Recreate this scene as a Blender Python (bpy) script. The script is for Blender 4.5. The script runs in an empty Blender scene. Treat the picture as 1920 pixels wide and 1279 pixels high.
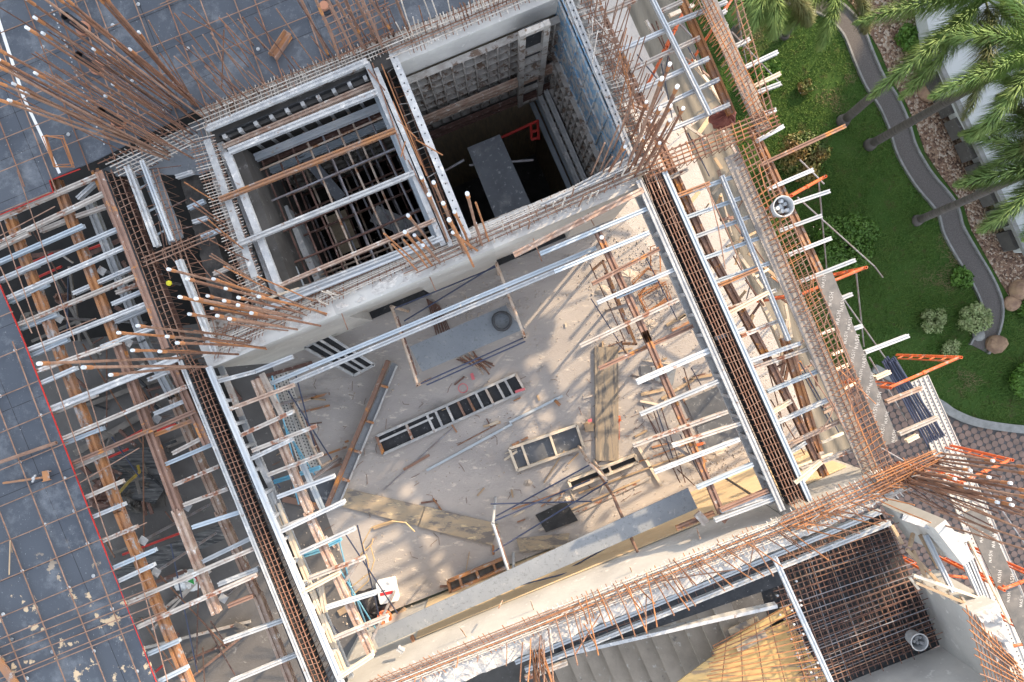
import bpy, math, random
from mathutils import Vector, Matrix, noise
R = random.Random(7)
C = bpy.context.scene.collection
S = bpy.context.scene
rad = math.radians
# ---------------------------------------------------------------- camera, light
H = 10.7                      # camera height above the formwork deck (z = 0)
cam_d = bpy.data.cameras.new('camera'); cam = bpy.data.objects.new('camera', cam_d); C.objects.link(cam)
cam.location = (0, 0, H); cam.rotation_euler = (0, 0, 0)
cam_d.sensor_width = 36; cam_d.lens = 36 * H / 16.0
cam_d.clip_start = 0.1; cam_d.clip_end = 500
S.camera = cam
SUN_EL, SUN_AZ = 25, 50       # elevation; azimuth counted from +x towards +y
w = bpy.data.worlds.new('World'); S.world = w; w.use_nodes = True
nt = w.node_tree; bg = nt.nodes['Background']
sky = nt.nodes.new('ShaderNodeTexSky'); sky.sky_type = 'NISHITA'; sky.sun_disc = False
sky.sun_elevation = rad(SUN_EL); sky.sun_rotation = rad(90 - SUN_AZ); sky.air_density = 1.0; sky.dust_density = 1.4; sky.ozone_density = 1.0
hz = nt.nodes.new('ShaderNodeHueSaturation'); hz.inputs['Saturation'].default_value = .42      # thin milky overcast
nt.links.new(sky.outputs[0], hz.inputs['Color']); nt.links.new(hz.outputs[0], bg.inputs[0]); bg.inputs[1].default_value = 0.15
sd = bpy.data.lights.new('sun', 'SUN'); sd.energy = 2.1; sd.angle = rad(1.0); sd.color = (1.0, 0.76, 0.50)
sun = bpy.data.objects.new('sun', sd); C.objects.link(sun)
sdir = Vector((math.cos(rad(SUN_EL)) * math.cos(rad(SUN_AZ)), math.cos(rad(SUN_EL)) * math.sin(rad(SUN_AZ)), math.sin(rad(SUN_EL))))
sun.rotation_euler = sdir.to_track_quat('Z', 'Y').to_euler(); sun.location = sdir * 40
S.view_settings.view_transform = 'Standard'; S.view_settings.look = 'None'
S.view_settings.exposure = 2.05; S.view_settings.gamma = 1.0
S.cycles.max_bounces = 8

# ---------------------------------------------------------------- materials
def mat(name, c1, c2=None, scale=3.0, lo=.4, hi=.6, rough=.7, metal=0, bump=.2, bscale=None, c3=None, s3=8, t3=.62, streak=None, spec=.3, c4=None, s4=1.2, t4=.58, w4=.08, obj_space=True):
    m = bpy.data.materials.new(name); m.use_nodes = True
    n = m.node_tree.nodes; l = m.node_tree.links; b = n['Principled BSDF']
    b.inputs['Roughness'].default_value = rough; b.inputs['Metallic'].default_value = metal
    b.inputs['Specular IOR Level'].default_value = spec
    tc = n.new('ShaderNodeTexCoord'); oi = n.new('ShaderNodeObjectInfo')
    add = n.new('ShaderNodeVectorMath'); add.operation = 'ADD'
    sc = n.new('ShaderNodeVectorMath'); sc.operation = 'SCALE'; sc.inputs['Scale'].default_value = 37.0
    cmb = n.new('ShaderNodeCombineXYZ'); l.new(oi.outputs['Random'], cmb.inputs[0]); l.new(oi.outputs['Random'], cmb.inputs[1])
    l.new(cmb.outputs[0], sc.inputs[0]); l.new(tc.outputs['Object'], add.inputs[0]); l.new(sc.outputs[0], add.inputs[1])
    vec = add.outputs[0]
    if streak:
        mp = n.new('ShaderNodeMapping'); mp.vector_type = 'POINT'; mp.inputs['Rotation'].default_value = (0, 0, streak[0]); mp.inputs['Scale'].default_value = streak[1]
        l.new(vec, mp.inputs[0]); vec = mp.outputs[0]
    def tex(s, det=6, rg=.6):
        t = n.new('ShaderNodeTexNoise'); t.inputs['Scale'].default_value = s; t.inputs['Detail'].default_value = det; t.inputs['Roughness'].default_value = rg
        l.new(vec, t.inputs['Vector']); return t.outputs['Fac']
    def ramp(f, a, b_):
        r = n.new('ShaderNodeMapRange'); r.inputs[1].default_value = a; r.inputs[2].default_value = b_; l.new(f, r.inputs[0]); return r.outputs[0]
    def mix(f, a, b_):
        x = n.new('ShaderNodeMix'); x.data_type = 'RGBA'; l.new(f, x.inputs[0])
        if isinstance(a, tuple): x.inputs[6].default_value = (*a, 1)
        else: l.new(a, x.inputs[6])
        x.inputs[7].default_value = (*b_, 1); return x.outputs[2]
    col = mix(ramp(tex(scale), lo, hi), c1, c2 or tuple(v * .75 for v in c1))
    if c3: col = mix(ramp(tex(s3, 8, .7), t3, t3 + .06), col, c3)
    if c4: col = mix(ramp(tex(s4, 8, .65), t4, t4 + w4), col, c4)
    hs = n.new('ShaderNodeHueSaturation'); l.new(col, hs.inputs['Color'])
    vr = n.new('ShaderNodeMapRange'); vr.inputs[3].default_value = .86; vr.inputs[4].default_value = 1.14; l.new(oi.outputs['Random'], vr.inputs[0]); l.new(vr.outputs[0], hs.inputs['Value'])
    l.new(hs.outputs[0], b.inputs['Base Color'])
    if bump:
        bp = n.new('ShaderNodeBump'); bp.inputs['Strength'].default_value = bump; bp.inputs['Distance'].default_value = .02
        l.new(tex(bscale or scale * 6, 8, .7), bp.inputs['Height']); l.new(bp.outputs[0], b.inputs['Normal'])
    m['col'] = 1
    return m
M = {}
M['rust'] = mat('rust_bar', (.15, .08, .055), (.25, .13, .085), 9, .35, .65, .85, bump=.5, bscale=60)
M['rust_pale'] = mat('pale_rust_bar', (.30, .19, .14), (.20, .115, .08), 8, .35, .65, .85, bump=.4, bscale=60)
M['orange_rust'] = mat('orange_rust', (.42, .19, .08), (.27, .125, .065), 6, .35, .65, .85, bump=.4, bscale=60)
M['dark_rust'] = mat('dark_rust', (.10, .055, .045), (.17, .10, .08), 7, .35, .65, .85, c3=(.35, .33, .31), s3=14, t3=.6)
M['splash_bar'] = mat('cement_splashed_bar', (.60, .57, .53), (.42, .36, .30), 12, .35, .65, .9, c3=(.25, .12, .07), s3=9, t3=.6)
M['alu'] = mat('aluminium', (.35, .405, .45), (.43, .475, .51), 3, .35, .65, .6, .1, .15, c3=(.62, .60, .56), s3=9, t3=.60, c4=(.26, .20, .17), s4=6, t4=.66)
M['alu_bright'] = mat('bright_aluminium', (.50, .51, .51), (.38, .41, .44), 3, .35, .65, .5, .15, .15, c3=(.38, .28, .22), s3=7, t3=.63)
M['alu_dusty'] = mat('dusty_aluminium', (.47, .48, .48), (.36, .38, .40), 4, .35, .65, .8, 0, .3, c3=(.60, .59, .57), s3=7, t3=.56, c4=(.27, .19, .15), s4=5, t4=.63)
M['alu_old'] = mat('old_cement_coated_joist', (.50, .46, .41), (.38, .33, .29), 5, .35, .65, .8, 0, .3, c3=(.28, .13, .08), s3=4, t3=.54, c4=(.60, .60, .58), s4=7, t4=.58)
M['rust_beam'] = mat('rusty_box_beam', (.21, .13, .10), (.28, .17, .125), 4, .35, .65, .85, bump=.3, c3=(.50, .22, .07), s3=3, t3=.55, c4=(.50, .46, .42), s4=8, t4=.62)
M['orange_beam'] = mat('orange_rusty_beam', (.37, .175, .075), (.27, .16, .11), 3, .40, .60, .85, bump=.3, c3=(.42, .21, .08), s3=3, t3=.58, c4=(.34, .32, .31), s4=6, t4=.56)
M['coated_beam'] = mat('cement_coated_beam', (.46, .36, .29), (.30, .19, .14), 5, .35, .65, .9, bump=.4, c3=(.62, .58, .53), s3=8, t3=.57)
M['concrete'] = mat('pale_concrete', (.52, .51, .48), (.42, .41, .39), 1.5, .35, .65, .85, bump=.25, bscale=14, c3=(.33, .33, .33), s3=2.2, t3=.64, c4=(.62, .61, .58), s4=6, t4=.6)
M['rubble'] = mat('rough_concrete_top', (.54, .52, .49), (.38, .36, .34), 14, .35, .65, .95, bump=1.0, bscale=35, c3=(.30, .27, .25), s3=20, t3=.60)
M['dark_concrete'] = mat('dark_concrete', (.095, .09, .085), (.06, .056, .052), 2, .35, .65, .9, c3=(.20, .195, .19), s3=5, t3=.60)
M['brown_ply'] = mat('stained_shaft_plywood', (.56, .45, .31), (.42, .34, .24), 3, .35, .65, .8, streak=(0, (6, 6, .6)), c3=(.28, .22, .15), s3=5, t3=.6)
M['ply_yellow'] = mat('new_plywood', (.68, .52, .32), (.60, .46, .29), 2, .35, .65, .6, bump=.1, streak=(rad(-24), (.6, 9, 9)), c3=(.72, .62, .46), s3=4, t3=.58)
M['form_yellow'] = mat('yellow_plywood', (.58, .40, .17), (.46, .30, .12), 2, .35, .65, .6, bump=.1, streak=(rad(-66), (.6, 6, 6)), c3=(.26, .19, .12), s3=3, t3=.55)
M['ply_old'] = mat('weathered_plywood', (.36, .29, .21), (.26, .23, .19), 3, .35, .65, .85, bump=.3, streak=(rad(0), (5, .7, 3)), c3=(.14, .135, .13), s3=2.2, t3=.51, c4=(.54, .45, .32), s4=2, t4=.6)
M['ply_old2'] = mat('weathered_plywood_b', (.38, .30, .205), (.28, .245, .195), 4, .35, .65, .85, bump=.3, streak=(rad(18), (1, 3, 3)), c3=(.17, .155, .145), s3=1.8, t3=.50, c4=(.56, .45, .28), s4=4, t4=.58)
M['film'] = mat('film_faced_plywood', (.085, .092, .105), (.12, .13, .145), 2.5, .35, .65, .55, bump=.1, c3=(.27, .28, .29), s3=10, t3=.58, c4=(.22, .22, .22), s4=2, t4=.60, w4=.2)
M['film_grey'] = mat('worn_grey_film_board', (.19, .21, .235), (.26, .28, .295), 1.6, .3, .7, .7, bump=.15, c3=(.16, .175, .19), s3=22, t3=.56, c4=(.42, .42, .41), s4=9, t4=.60, w4=.15)
M['film_black'] = mat('dark_film_panel', (.022, .024, .027), (.042, .043, .046), 5, .35, .65, .6, bump=.1, c3=(.20, .20, .20), s3=14, t3=.61)
M['blue_form'] = mat('blue_painted_form', (.11, .24, .38), (.20, .30, .38), 4, .40, .60, .7, bump=.4, c3=(.42, .41, .39), s3=6, t3=.47, c4=(.30, .22, .18), s4=9, t4=.55)
M['crusty'] = mat('cement_crusted_form', (.32, .29, .26), (.45, .43, .40), 6, .35, .65, .95, bump=.8, bscale=30, c3=(.17, .12, .09), s3=5, t3=.54, c4=(.46, .44, .41), s4=9, t4=.60)
M['crust_light'] = mat('cement_crusted_rail', (.50, .50, .49), (.36, .37, .38), 7, .35, .65, .9, bump=.6, bscale=40, c3=(.27, .20, .16), s3=8, t3=.6, c4=(.66, .64, .61), s4=5, t4=.58)
M['orange'] = mat('orange_paint', (.70, .15, .045), (.58, .13, .05), 5, .35, .65, .6, c3=(.36, .27, .22), s3=9, t3=.55)
M['red'] = mat('red_paint', (.50, .04, .03), (.40, .035, .03), 5, .35, .65, .5)
M['blue_tube'] = mat('dark_blue_tube', (.035, .05, .10), (.06, .07, .11), 5, .35, .65, .5)
M['cyan'] = mat('cyan_tube', (.10, .33, .50), (.20, .40, .50), 5, .35, .65, .5)
M['grey_tube'] = mat('grey_tube', (.30, .31, .34), (.22, .18, .17), 5, .35, .65, .5, .3)
M['cream_pipe'] = mat('cement_dusted_pipe', (.52, .44, .36), (.38, .26, .19), 6, .35, .65, .8, c3=(.26, .12, .06), s3=6, t3=.56)
M['white'] = mat('white_plastic', (.78, .78, .77), (.72, .72, .71), 4, .35, .65, .45, bump=0)
M['cap'] = mat('white_cap', (.66, .68, .70), (.50, .53, .56), 4, .35, .65, .5, bump=0)
M['red_label'] = mat('red_label', (.55, .04, .05), None, 4, .35, .65, .5, bump=0)
M['black'] = mat('black_plastic', (.018, .018, .022), (.03, .03, .035), 8, .35, .65, .45, bump=.6, bscale=12)
M['rubber'] = mat('dark_rubber', (.05, .055, .06), (.08, .08, .085), 20, .35, .65, .6, bump=.2)
M['wood'] = mat('old_timber', (.45, .33, .21), (.33, .24, .16), 4, .35, .65, .8, c3=(.58, .48, .36), s3=6, t3=.6)
M['wood_pale'] = mat('pale_timber', (.66, .58, .47), (.55, .46, .35), 4, .35, .65, .8, c3=(.40, .30, .2), s3=6, t3=.64)
M['perf'] = mat('galvanised_board', (.56, .53, .48), (.48, .47, .45), 4, .35, .65, .6, .15, .1)
M['canvas'] = mat('beige_canvas', (.22, .195, .155), (.165, .15, .125), 2, .35, .65, .9, bump=.3, streak=(rad(24), (3, .4, 1)))
M['bucket'] = mat('cement_dusted_bucket', (.55, .57, .58), (.40, .42, .44), 9, .35, .65, .8)
M['mud'] = mat('dark_mud', (.06, .058, .056), (.12, .11, .10), 5, .35, .65, .9, bump=.5)
M['trunk'] = mat('palm_trunk', (.15, .13, .125), (.09, .08, .075), 3, .35, .65, .9, bump=.5, streak=(0, (1, 1, 5)))
M['frond'] = mat('palm_leaf', (.15, .25, .07), (.25, .34, .10), 3, .35, .65, .75, bump=0, c3=(.17, .17, .05), s3=2, t3=.62)
M['frond_dry'] = mat('dull_palm_leaf', (.14, .17, .06), (.19, .18, .07), 3, .35, .65, .6, bump=0)
M['leaf'] = mat('shrub_leaf', (.06, .14, .02), (.10, .19, .03), 5, .35, .65, .5, bump=0)
M['leaf_red'] = mat('reddish_shrub_leaf', (.08, .13, .03), (.20, .12, .04), 1.6, .42, .58, .5, bump=0)
M['leaf_pale'] = mat('pale_shrub_leaf', (.30, .34, .16), (.20, .27, .10), 5, .35, .65, .5, bump=0)
M['blade'] = mat('grass_blade', (.055, .125, .018), (.09, .15, .028), .9, .35, .65, .7, bump=0, c3=(.17, .15, .07), s3=.55, t3=.57)
M['grass'] = mat('lawn', (.036, .085, .013), (.055, .105, .020), 1.5, .35, .65, .95, bump=.9, bscale=60, c3=(.07, .08, .025), s3=3, t3=.56, c4=(.11, .085, .05), s4=.5, t4=.60, w4=.15)
M['path'] = mat('dark_gravel_path', (.155, .14, .13), (.105, .095, .09), 30, .35, .65, .9, bump=.6, bscale=60, c3=(.22, .21, .21), s3=50, t3=.58)
M['kerb'] = mat('kerb_concrete', (.28, .28, .27), (.20, .20, .19), 6, .35, .65, .9, bump=.4)
M['rock'] = mat('brown_rock', (.36, .24, .15), (.22, .14, .10), 4, .35, .65, .9, bump=.8, bscale=12)
M['white_roof'] = mat('white_roof', (.52, .54, .53), (.46, .48, .48), 1, .35, .65, .7, c3=(.34, .34, .33), s3=3, t3=.62)
M['paver'] = mat('paver', (.23, .155, .125), (.16, .115, .095), 2.5, .35, .65, .85, bump=.3)
M['paver_dark'] = mat('paver_joint', (.10, .095, .095), None, 4, .35, .65, .9)
M['hose'] = mat('tan_rope', (.55, .40, .22), None, 4, .35, .65, .8)
M['terracotta'] = mat('terracotta_pipe', (.48, .22, .13), (.40, .18, .11), 4, .35, .65, .6)
M['plum'] = mat('red_brown_tarp', (.20, .07, .06), (.28, .11, .09), 6, .35, .65, .8)
M['stone'] = mat('floor_rubble', (.46, .40, .34), (.36, .32, .28), 3, .35, .65, .95)
M['pink'] = mat('pink_tape', (.70, .18, .20), None, 4, .35, .65, .5)

def special_floor():
    m = mat('dusty_slab', (.41, .375, .345), (.28, .262, .25), .6, .3, .7, .95, bump=.6, bscale=30, streak=(rad(-46), (.6, 1.5, 1)), c3=(.50, .45, .395), s3=5, t3=.58, c4=(.22, .21, .20), s4=1.3, t4=.57, w4=.16)
    return m
M['floor'] = special_floor()
M['bright_slab'] = mat('sun_brightened_slab', (.47, .44, .41), (.38, .355, .33), 1.5, .3, .7, .95, bump=.6, bscale=30, c3=(.34, .31, .28), s3=9, t3=.62)  # paler copy of the floor; its colour carries the bright sun on the strip
M['old_plank'] = mat('old_grey_plank', (.20, .18, .16), (.12, .11, .10), 5, .35, .65, .9, c3=(.32, .29, .25), s3=6, t3=.6)
M['streaky'] = mat('streaky_black_board', (.04, .042, .045), (.12, .12, .12), 3, .42, .58, .7, streak=(rad(-20), (.7, 8, 8)), c3=(.24, .24, .23), s3=5, t3=.58)
M['bay_slab'] = mat('shade_darkened_slab', (.150, .142, .136), (.085, .08, .077), .8, .3, .7, .95, bump=.4, bscale=30, c3=(.24, .23, .22), s3=5, t3=.62)  # same slab in a darker colour, standing in for shade under the bay
M['void'] = mat('unlit_lower_slab', (.022, .021, .02), (.014, .013, .013), 2, .35, .65, .95)  # near-black colour stands in for the shade on the lower level
def gravel():
    m = bpy.data.materials.new('gravel'); m.use_nodes = True; n = m.node_tree.nodes; l = m.node_tree.links; b = n['Principled BSDF']
    tc = n.new('ShaderNodeTexCoord'); v = n.new('ShaderNodeTexVoronoi'); v.inputs['Scale'].default_value = 16; l.new(tc.outputs['Object'], v.inputs['Vector'])
    cr = n.new('ShaderNodeValToRGB'); sp = n.new('ShaderNodeSeparateColor'); l.new(v.outputs['Color'], sp.inputs[0]); l.new(sp.outputs[0], cr.inputs[0])
    e = cr.color_ramp.elements; e[0].color = (.08, .045, .03, 1); e[1].color = (.48, .40, .32, 1); x = e.new(.4); x.color = (.20, .12, .08, 1); x = e.new(.7); x.color = (.30, .20, .13, 1)
    l.new(cr.outputs[0], b.inputs['Base Color']); b.inputs['Roughness'].default_value = .9
    bp = n.new('ShaderNodeBump'); bp.invert = True; bp.inputs['Strength'].default_value = 1; bp.inputs['Distance'].default_value = .05; l.new(v.outputs['Distance'], bp.inputs['Height']); l.new(bp.outputs[0], b.inputs['Normal'])
    return m
M['gravel'] = gravel()
def deckmat(name, peel):
    m = bpy.data.materials.new(name); m.use_nodes = True; n = m.node_tree.nodes; l = m.node_tree.links; b = n['Principled BSDF']
    b.inputs['Roughness'].default_value = .5; b.inputs['Specular IOR Level'].default_value = .35
    tc = n.new('ShaderNodeTexCoord'); mp = n.new('ShaderNodeMapping'); mp.inputs['Rotation'].default_value = (0, 0, rad(-22.5)); l.new(tc.outputs['Object'], mp.inputs[0])
    def nz(s, a, c, d=8, rg=.65, vec=None):
        t = n.new('ShaderNodeTexNoise'); t.inputs['Scale'].default_value = s; t.inputs['Detail'].default_value = d; t.inputs['Roughness'].default_value = rg; l.new(vec or tc.outputs['Object'], t.inputs['Vector'])
        r = n.new('ShaderNodeMapRange'); r.inputs[1].default_value = a; r.inputs[2].default_value = c; l.new(t.outputs['Fac'], r.inputs[0]); return r.outputs[0]
    def mix(f, a, c):
        x = n.new('ShaderNodeMix'); x.data_type = 'RGBA'; l.new(f, x.inputs[0])
        for k, q in ((6, a), (7, c)):
            if isinstance(q, tuple): x.inputs[k].default_value = (*q, 1)
            else: l.new(q, x.inputs[k])
        return x.outputs[2]
    br = n.new('ShaderNodeTexBrick'); l.new(mp.outputs[0], br.inputs['Vector']); br.offset = 0.0
    br.inputs['Scale'].default_value = 1; br.inputs['Brick Width'].default_value = 2.44; br.inputs['Row Height'].default_value = .61 if not peel else 1.22
    br.inputs['Mortar Size'].default_value = .006; br.inputs['Color1'].default_value = (.056, .066, .083, 1); br.inputs['Color2'].default_value = (.070, .080, .096, 1); br.inputs['Mortar'].default_value = (.02, .02, .025, 1)
    col = mix(nz(1.3, .50, .74, 12, .78), br.outputs['Color'], (.20, .215, .235))
    col = mix(nz(5.5, .60, .70, 12, .8), col, (.19, .20, .21))
    col = mix(nz(40, .70, .73, 4), col, (.50, .50, .50))
    col = mix(nz(28, .66, .70), col, (.33, .34, .35))
    col = mix(nz(2.3, .67, .70, 10, .75), col, (.34, .20, .09))
    if peel:
        g = n.new('ShaderNodeSeparateXYZ'); l.new(tc.outputs['Object'], g.inputs[0])
        mr = n.new('ShaderNodeMapRange'); mr.inputs[1].default_value = peel[0]; mr.inputs[2].default_value = peel[1]; l.new(g.outputs[1], mr.inputs[0])
        mu = n.new('ShaderNodeMath'); mu.operation = 'MULTIPLY'; l.new(mr.outputs[0], mu.inputs[0]); l.new(nz(2.9, .595, .612, 7, .65), mu.inputs[1])
        col = mix(mu.outputs[0], col, (.58, .43, .27))
    l.new(col, b.inputs['Base Color'])
    bp = n.new('ShaderNodeBump'); bp.inputs['Strength'].default_value = .15; bp.inputs['Distance'].default_value = .01; l.new(nz(12, 0, 1), bp.inputs['Height']); l.new(bp.outputs[0], b.inputs['Normal'])
    return m

# ---------------------------------------------------------------- helpers
CX, CY = 960.0, 639.5
def at(px, py, z=0.0):
    k = (H - z) / H / 120.0
    return Vector(((px - CX) * k, -(py - CY) * k, z))
def W(px, py): v = at(px, py, 0); return Vector((v.x, v.y))
ONES = ['', 'first', 'second', 'third', 'fourth', 'fifth', 'sixth', 'seventh', 'eighth', 'ninth', 'tenth', 'eleventh', 'twelfth', 'thirteenth', 'fourteenth', 'fifteenth', 'sixteenth', 'seventeenth', 'eighteenth', 'nineteenth']
TENS = {20: 'twenty', 30: 'thirty', 40: 'forty', 50: 'fifty', 60: 'sixty'}
def o_(i):
    if i < 20: return ONES[i]
    t = i // 10 * 10
    return TENS[t][:-1] + 'ieth' if i == t else TENS[t] + '-' + ONES[i - t]
def tag(o, label, cat, group=None, kind=None):
    if label: o['label'] = label
    if cat: o['category'] = cat
    if group: o['group'] = group
    if kind: o['kind'] = kind
    return o
def thing(name, label, cat, loc, group=None):
    o = bpy.data.objects.new(name, None); C.objects.link(o); o.location = loc; o.empty_display_size = .2
    return tag(o, label, cat, group)
def mk(name, vf, m, parent=None, origin=None, smooth=False):
    V, F = vf
    V = [Vector(v) for v in V]
    if parent is not None: org = parent['_w'] if '_w' in parent else parent.location; org = Vector(org)
    elif origin is not None: org = Vector(origin)
    else:
        org = Vector((sum(v.x for v in V) / len(V), sum(v.y for v in V) / len(V), min(v.z for v in V)))
    me = bpy.data.meshes.new(name); me.from_pydata([v - org for v in V], [], F); me.validate()
    me.materials.append(m if not isinstance(m, str) else M[m])
    if smooth: me.shade_smooth()
    o = bpy.data.objects.new(name, me); C.objects.link(o)
    if parent is not None: o.parent = parent
    else: o.location = org
    o['_w'] = list(org)
    return o
def struct(name, vf, m, smooth=False):
    o = mk(name, vf, m, None, (0, 0, 0), smooth); o['kind'] = 'structure'; return o
def join(*parts):
    V = []; F = []
    for v, f in parts:
        b = len(V); V += list(v); F += [tuple(i + b for i in q) for q in f]
    return V, F
def tube(pts, r, n=6, cap=True, r2=None):
    pts = [Vector(p) for p in pts]; V = []; F = []
    up = None
    for i, p in enumerate(pts):
        d = (pts[min(i + 1, len(pts) - 1)] - pts[max(i - 1, 0)])
        if d.length < 1e-9: d = Vector((0, 0, 1))
        d.normalize()
        if up is None: up = Vector((0, 0, 1)) if abs(d.z) < .9 else Vector((1, 0, 0))
        s = d.cross(up)
        if s.length < 1e-4: s = d.orthogonal()
        s.normalize(); up2 = s.cross(d).normalized(); up = up2
        rr = r if r2 is None else r + (r2 - r) * i / max(1, len(pts) - 1)
        for k in range(n):
            a = 2 * math.pi * k / n; V.append(p + s * math.cos(a) * rr + up2 * math.sin(a) * rr)
    for i in range(len(pts) - 1):
        for k in range(n): F.append((i * n + k, i * n + (k + 1) % n, (i + 1) * n + (k + 1) % n, (i + 1) * n + k))
    if cap: F.append(tuple(range(n))[::-1]); F.append(tuple((len(pts) - 1) * n + k for k in range(n)))
    return V, F
def ring_tube(pts, r, n=6):
    V, F = tube(list(pts) + [pts[0]], r, n, False); return V, F
def pipe(p, q, r, n=10, t=.006):     # hollow pipe, open ends
    p = Vector(p); q = Vector(q); V1, F1 = tube([p, q], r, n, False); V2, F2 = tube([p, q], r - t, n, False)
    F = list(F1) + [tuple(i + 2 * n for i in f)[::-1] for f in F2]
    for e in (0, 1):
        for k in range(n):
            a, b = e * n + k, e * n + (k + 1) % n
            F.append((a, b, b + 2 * n, a + 2 * n))
    return V1 + V2, F
def frame_dirs(p, q):
    d = (q - p).normalized(); up = Vector((0, 0, 1)) if abs(d.z) < .95 else Vector((0, 1, 0))
    s = d.cross(up).normalized(); u = s.cross(d).normalized(); return d, s, u
def extr(p, q, prof):                # extrude a closed profile (s,u) from p to q
    p = Vector(p); q = Vector(q); d, s, u = frame_dirs(p, q); n = len(prof)
    V = [p + s * a + u * b for a, b in prof] + [q + s * a + u * b for a, b in prof]
    F = [(i, (i + 1) % n, n + (i + 1) % n, n + i) for i in range(n)] + [tuple(range(n))[::-1], tuple(range(n, 2 * n))]
    return V, F
def bar(p, q, w_, h_): return extr(p, q, [(-w_ / 2, -h_ / 2), (w_ / 2, -h_ / 2), (w_ / 2, h_ / 2), (-w_ / 2, h_ / 2)])
def joistp(p, q, w_, h_):            # box section with flanges and a groove along the top
    a = w_ / 2; b = h_ / 2; f = h_ * .16; g = w_ * .16
    return extr(p, q, [(-a, -b), (a, -b), (a, -b + f), (a * .72, -b + f), (a * .72, b - f), (a, b - f), (a, b), (g, b), (g, b - f * 1.2), (-g, b - f * 1.2), (-g, b), (-a, b), (-a, b - f), (-a * .72, b - f), (-a * .72, -b + f), (-a, -b + f)])
def chan(p, q, w_, h_, t=.012):      # hollow rectangular tube
    a = w_ / 2; b = h_ / 2; p = Vector(p); q = Vector(q); d, s, u = frame_dirs(p, q); V = []
    for c in (p, q):
        for (x, y) in ((-a, -b), (a, -b), (a, b), (-a, b)): V.append(c + s * x + u * y)
        for (x, y) in ((-a + t, -b + t), (a - t, -b + t), (a - t, b - t), (-a + t, b - t)): V.append(c + s * x + u * y)
    F = []
    for k in range(4):
        j = (k + 1) % 4; F.append((k, j, 8 + j, 8 + k)); F.append((4 + j, 4 + k, 12 + k, 12 + j)); F.append((k, 4 + k, 4 + j, j)[::1]); F.append((8 + k, 8 + j, 12 + j, 12 + k))
    return V, F
def prism(P, z0, z1):                # P list of xy (world); vertical prism
    n = len(P); P = [Vector((p[0], p[1])) for p in P]
    if sum(P[i].x * P[(i + 1) % n].y - P[(i + 1) % n].x * P[i].y for i in range(n)) < 0: P = P[::-1]
    V = [(p.x, p.y, z0) for p in P] + [(p.x, p.y, z1) for p in P]
    F = [(i, (i + 1) % n, n + (i + 1) % n, n + i) for i in range(n)] + [tuple(range(n))[::-1], tuple(range(n, 2 * n))]
    return V, F
def ppoly(pp, z, t=.02): return prism([at(x, y, z)[:2] for x, y in pp], z - t, z)     # slab drawn at its own height
def disc(c, r, h, n=14):
    return prism([(c[0] + r * math.cos(2 * math.pi * k / n), c[1] + r * math.sin(2 * math.pi * k / n)) for k in range(n)], c[2], c[2] + h)
def ball(c, r, n=8, m=6, sz=1.0, jit=0.0):
    V = [(c[0], c[1], c[2] + r * sz)]; F = []
    for i in range(1, m):
        for k in range(n):
            a = math.pi * i / m; b = 2 * math.pi * k / n; j = 1 + (R.random() - .5) * jit
            V.append((c[0] + r * j * math.sin(a) * math.cos(b), c[1] + r * j * math.sin(a) * math.sin(b), c[2] + r * j * sz * math.cos(a)))
    V.append((c[0], c[1], c[2] - r * sz)); L = len(V) - 1
    for k in range(n):
        F.append((0, 1 + k, 1 + (k + 1) % n)); F.append((L, L - n + (k + 1) % n, L - n + k))
        for i in range(m - 2): a = 1 + i * n + k; b = 1 + i * n + (k + 1) % n; F.append((a, a + n, b + n, b))
    return V, F
def lerp(a, b, t): return a + (b - a) * t
def L2(a, b, t): return (lerp(a[0], b[0], t), lerp(a[1], b[1], t))
def torus(c, r, r2, n=28, m=6, wob=0):
    pts = [Vector((c[0] + (r + wob * math.sin(3 * a)) * math.cos(a), c[1] + (r + wob * math.sin(3 * a)) * math.sin(a), c[2])) for a in [2 * math.pi * k / n for k in range(n)]]
    return ring_tube(pts, r2, m)

def srt(L):                          # order by height in the picture, so that counted labels are true
    def key(q):
        p = [v for v in q if isinstance(v, tuple) and len(v) == 2] or [q[:2]]
        return sum(v[1] for v in p) / len(p)
    return sorted(L, key=key)
# ================================================================ SETTING: ground, garden, path
ZG = -10.0
struct('lawn', prism([(-60, -50), (70, -50), (70, 60), (-60, 60)], ZG - .3, ZG), 'grass')
def ribbon(pts, wl, wr, z, t):
    c = [Vector(at(x, y, z)) for x, y in pts]; V = []; F = []
    # smooth (catmull)
    q = []
    for i in range(len(c) - 1):
        p0 = c[max(i - 1, 0)]; p1 = c[i]; p2 = c[i + 1]; p3 = c[min(i + 2, len(c) - 1)]
        for k in range(6):
            s = k / 6; q.append(.5 * ((2 * p1) + (p2 - p0) * s + (2 * p0 - 5 * p1 + 4 * p2 - p3) * s * s + (3 * p1 - p0 - 3 * p2 + p3) * s ** 3))
    q.append(c[-1]); n = len(q)
    for i, p in enumerate(q):
        d = (q[min(i + 1, n - 1)] - q[max(i - 1, 0)]).normalized(); s = Vector((-d.y, d.x, 0))
        a = p + s * wl; b = p + s * wr
        V += [(a.x, a.y, z - t), (b.x, b.y, z - t), (b.x, b.y, z), (a.x, a.y, z)]
    for i in range(n - 1):
        for k in range(4): F.append((i * 4 + k, i * 4 + (k + 1) % 4, (i + 1) * 4 + (k + 1) % 4, (i + 1) * 4 + k))
    F.append((3, 2, 1, 0)); F.append(tuple((n - 1) * 4 + k for k in range(4)))
    return (V, F), q
PATH = [(1395, -40), (1500, -8), (1555, 12), (1597, 50), (1622, 108), (1642, 152), (1668, 192), (1687, 235), (1702, 282), (1733, 335), (1776, 388), (1790, 432), (1818, 482), (1846, 530), (1862, 572), (1858, 612), (1838, 655)]
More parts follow.
